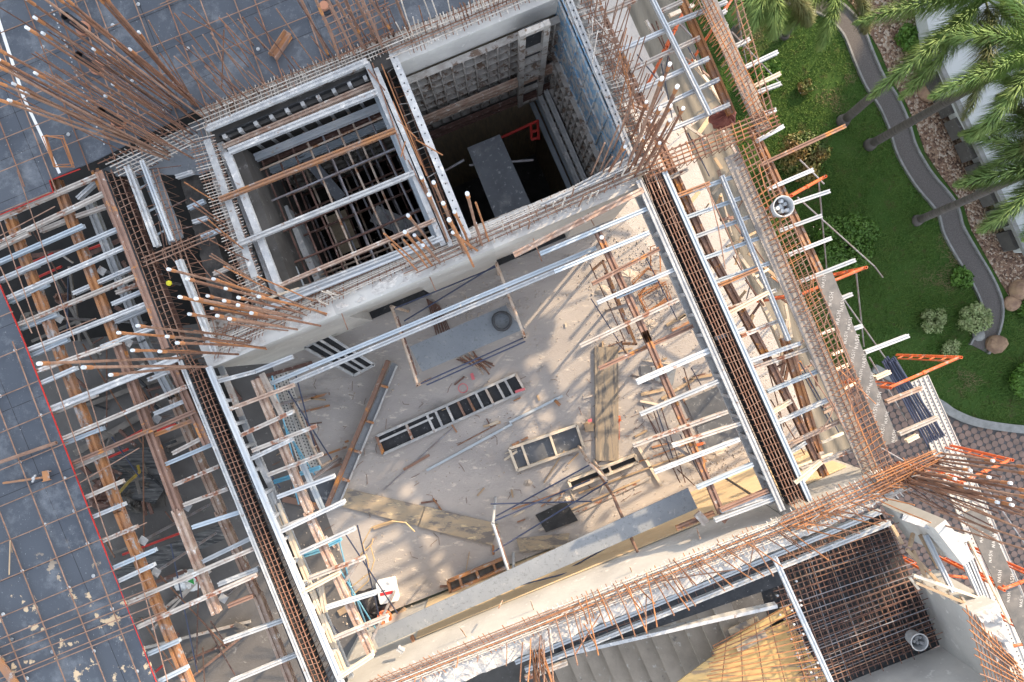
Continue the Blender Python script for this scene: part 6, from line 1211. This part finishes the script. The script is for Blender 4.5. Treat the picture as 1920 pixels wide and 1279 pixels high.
def palm(lab, bp, cp, zc, rb, rt, fr, seed, L=2.5, n=1700, leaf=.42):
    rr = random.Random(seed)
    base = at(*bp, ZG); top = at(*cp, zc); t = thing('palm_tree', lab, 'palm tree', base)
    pts = [base.lerp(top, k / 8) + Vector((0, 0, .35 * math.sin(math.pi * k / 8))) * .3 for k in range(9)]
    tr = mk('trunk', tube(pts, rb, 14, True, rt), 'trunk', t, smooth=True)
    mk('root_flare', tube([base + Vector((0, 0, -.05)), base.lerp(top, .05)], rb * 1.6, 14, True, rb * 1.02), 'trunk', t, smooth=True)
    mk('crown_shaft', tube([top, top + (top - base).normalized() * .8], rt * 1.15, 12, True, rt * .7), 'leaf', t, smooth=True)
    ct = top + (top - base).normalized() * .6
    cr = mk('crown', ball(ct, .12, 8, 6), 'leaf', t)
    for i, (az, up, dr, l) in enumerate(fr):
        v = frond_vf(ct, (math.cos(rad(az)), math.sin(rad(az)), up), L * l, dr, n, leaf, seed * 50 + i)
        mk('frond', v, 'frond_dry' if (i % 4 == 3) else 'frond', cr)
full = [(az + 17, up, dr, l) for az, up, dr, l in ((0, .6, 1.5, 1), (48, .45, 1.4, 1.05), (95, .65, 1.5, .95), (140, .4, 1.4, 1), (178, .5, 1.3, 1.1), (215, .35, 1.4, 1), (250, .55, 1.6, 1), (292, .4, 1.5, .95), (325, .55, 1.5, 1), (20, .2, 1.2, .85), (200, .1, 1.2, .9))]
def rf(o): return [(az + o, up, dr, l) for az, up, dr, l in full]
F1 = [(192, .45, .9, 1.2), (222, .3, 1.1, 1.25), (178, .7, 1.4, 1.0), (262, .5, 1.2, 1.1), (300, .5, 1.3, 1.1), (330, .5, 1.3, 1), (20, .5, 1.4, 1), (60, .6, 1.4, 1), (110, .6, 1.3, 1), (148, .5, 1.3, 1), (236, .0, .9, 1.0)]
palm('tall palm tree whose feathery crown fills the top right corner', (1580, 228), (1812, 25), -3.9, .14, .09, F1, 3, 2.45)
palm('palm tree with its crown over the white roof right of the gravel bed', (1630, 272), (1905, 118), -3.7, .13, .09, [(203, .4, 1.0, 1.1), (238, .3, 1.2, 1.0), (170, .5, 1.3, 1.0), (275, .3, 1.2, 1.0), (310, .4, 1.2, 1), (130, .5, 1.2, 1), (80, .5, 1.2, 1), (30, .5, 1.2, 1), (350, .5, 1.2, 1)], 5, 2.2)
palm('palm tree leaning from the lawn edge toward the right edge of the frame', (1719, 414), (1935, 322), -4.6, .12, .085, [(192, .35, 1.0, 1.05), (160, .45, 1.1, 1.0), (228, .35, 1.2, 1.05), (125, .5, 1.2, 1.0), (262, .3, 1.2, .9), (300, .4, 1.2, 1), (80, .5, 1.2, 1), (30, .5, 1.2, 1)], 7, 2.0)
palm('palm tree at the top edge left of the path', (1470, 66), (1556, -40), -5.5, .12, .085, [(230, .4, 1.3, 1.0), (200, .3, 1.2, 1.0), (262, .3, 1.2, 1.0), (300, .4, 1.2, .9), (160, .4, 1.2, 1), (100, .5, 1.2, 1), (30, .5, 1.2, 1)], 9, 1.9)
palm('thick-trunked palm tree close to the building at the top edge', (1372, 75), (1432, -20), -5.0, .20, .14, [(250, .2, 1.4, .75), (225, .2, 1.4, .7), (282, .3, 1.3, .8), (320, .4, 1.2, .9), (30, .5, 1.2, 1), (100, .5, 1.2, 1), (170, .3, 1.4, .7)], 11, 1.6)
palm('palm tree off the right edge with one frond hanging in below the second crown', (1950, 360), (2010, 240), -4.2, .15, .10, [(185, .3, 1.0, 1.2), (210, .2, 1.1, 1.1), (150, .4, 1.1, 1.1), (240, .4, 1.2, 1), (100, .5, 1.2, 1), (40, .5, 1.2, 1)], 13, 2.0)
def shrub(name, lab, px, py, r, h, m, seed, n=5200, leaf=.05, lumps=9, stemmy=False, flat=.8):
    rr = random.Random(seed); c = at(px, py, ZG); t = thing(name, lab, 'shrub', c); V = []; F = []
    L = [(Vector((0, 0, h * .4)), r * .72)] + [(Vector((r * .55 * math.cos(k * 2 * math.pi / lumps + rr.random()), r * .55 * math.sin(k * 2 * math.pi / lumps + rr.random()), h * rr.uniform(.35, .65))), r * rr.uniform(.35, .5)) for k in range(lumps)]
    for i in range(n):
        o, q = rr.choice(L); d = Vector((rr.gauss(0, 1), rr.gauss(0, 1), rr.gauss(0, 1) + .4)).normalized(); rad_ = q * (rr.uniform(.75, 1.05) if rr.random() < .8 else rr.uniform(.95, 1.2))
        p = c + o + Vector((d.x, d.y, d.z * flat)) * rad_
        if p.z < ZG + .02: continue
        a = Vector((rr.gauss(0, 1), rr.gauss(0, 1), rr.gauss(0, .7))).normalized(); nrm = (d + Vector((rr.gauss(0, .6), rr.gauss(0, .6), rr.gauss(0, .6)))).normalized(); a = (a - nrm * a.dot(nrm)).normalized(); s = nrm.cross(a); l = leaf * rr.uniform(.7, 1.3); b = len(V)
        V += [p - a * l, p + s * l * .45, p + a * l, p - s * l * .45]; F.append((b, b + 1, b + 2, b + 3))
    mk('foliage', (V, F), m, t)
    st = join(*[tube([c, c + Vector((.5 * r * math.cos(k * 1.3), .5 * r * math.sin(k * 1.3), h * .5))], .02, 5, True, .008) for k in range(5)]); mk('stem', st, 'trunk', t)
shrub('round_shrub', 'big round green shrub on the lawn beside the scaffold', 1572, 465, .92, 1.1, 'leaf', 1, 9000)
shrub('round_shrub', 'red-tinged round shrub on the lawn under the long rusty joist', 1495, 303, .78, 1.0, 'leaf_red', 2, 7500)
shrub('pale_shrub', 'larger pale yellow-green shrub near the bend of the path', 1815, 598, .5, .6, 'leaf_pale', 3, 2600, .045, 9)
shrub('pale_shrub', 'middle-sized pale yellow-green shrub on the lawn left of the larger one', 1741, 603, .38, .5, 'leaf_pale', 4, 1700, .045, 9)
shrub('pale_shrub', 'small pale shrub near the tip of the big orange frame', 1776, 652, .26, .4, 'leaf_pale', 5, 900, .04, 7)
shrub('small_plant', 'small reddish plant in a bare patch of the upper lawn', 1506, 167, .25, .3, 'leaf_red', 6, 500, .05, 6)
shrub('grass_tuft', 'dark spiky grass tuft on the lawn beside the path', 1797, 520, .35, .25, 'leaf', 7, 600, .07, 6)
shrub('dark_shrub', 'dark green shrub at the right edge above the driveway kerb', 1915, 712, .55, .7, 'leaf', 8, 4200)
shrub('dark_shrub', 'dark green shrub under the scaffold at the upper left of the lawn', 1430, 150, .5, .6, 'leaf', 9, 3000)
shrub('dark_shrub', 'low green shrub at the right edge beside the brown rocks', 1925, 580, .35, .4, 'leaf', 12, 1500)
shrub('dark_shrub', 'dark shrub on the gravel bed beneath the palm crowns', 1700, 78, .45, .5, 'leaf', 13, 2500)
def rock(lab, px, py, r, seed, m='rock'):
    c = at(px, py, ZG); V, F = ball(c + Vector((0, 0, r * .3)), r, 12, 8, .7)
    V = [Vector(v) + (Vector(v) - c).normalized() * r * .35 * noise.noise(Vector(v) * 3 + Vector((seed, 0, 0))) for v in V]
    tag(mk('garden_rock', (V, F), m, smooth=False), lab, 'rock')
rock('light brown boulder at the lower end of the garden path', 1861, 645, .30, 1); rock('pale flat rock against the path kerb beside the larger pale shrub', 1832, 628, .2, 2, 'kerb'); rock('red-brown rock at the end of the gravel bed, upper one', 1908, 545, .35, 3); rock('red-brown rock at the end of the gravel bed, lower one', 1893, 568, .25, 4); rock('round brown rock on the gravel under the palms', 1736, 178, .26, 5); rock('grey rock at the right edge beside the red-brown ones', 1918, 560, .14, 6, 'kerb')
tag(mk('plant_pot', disc(tuple(at(1503, 173, ZG)), .06, .15), 'white'), 'tiny white pot in the bare patch of the upper lawn', 'pot')
for o in list(bpy.data.objects):
    if '_w' in o: del o['_w']
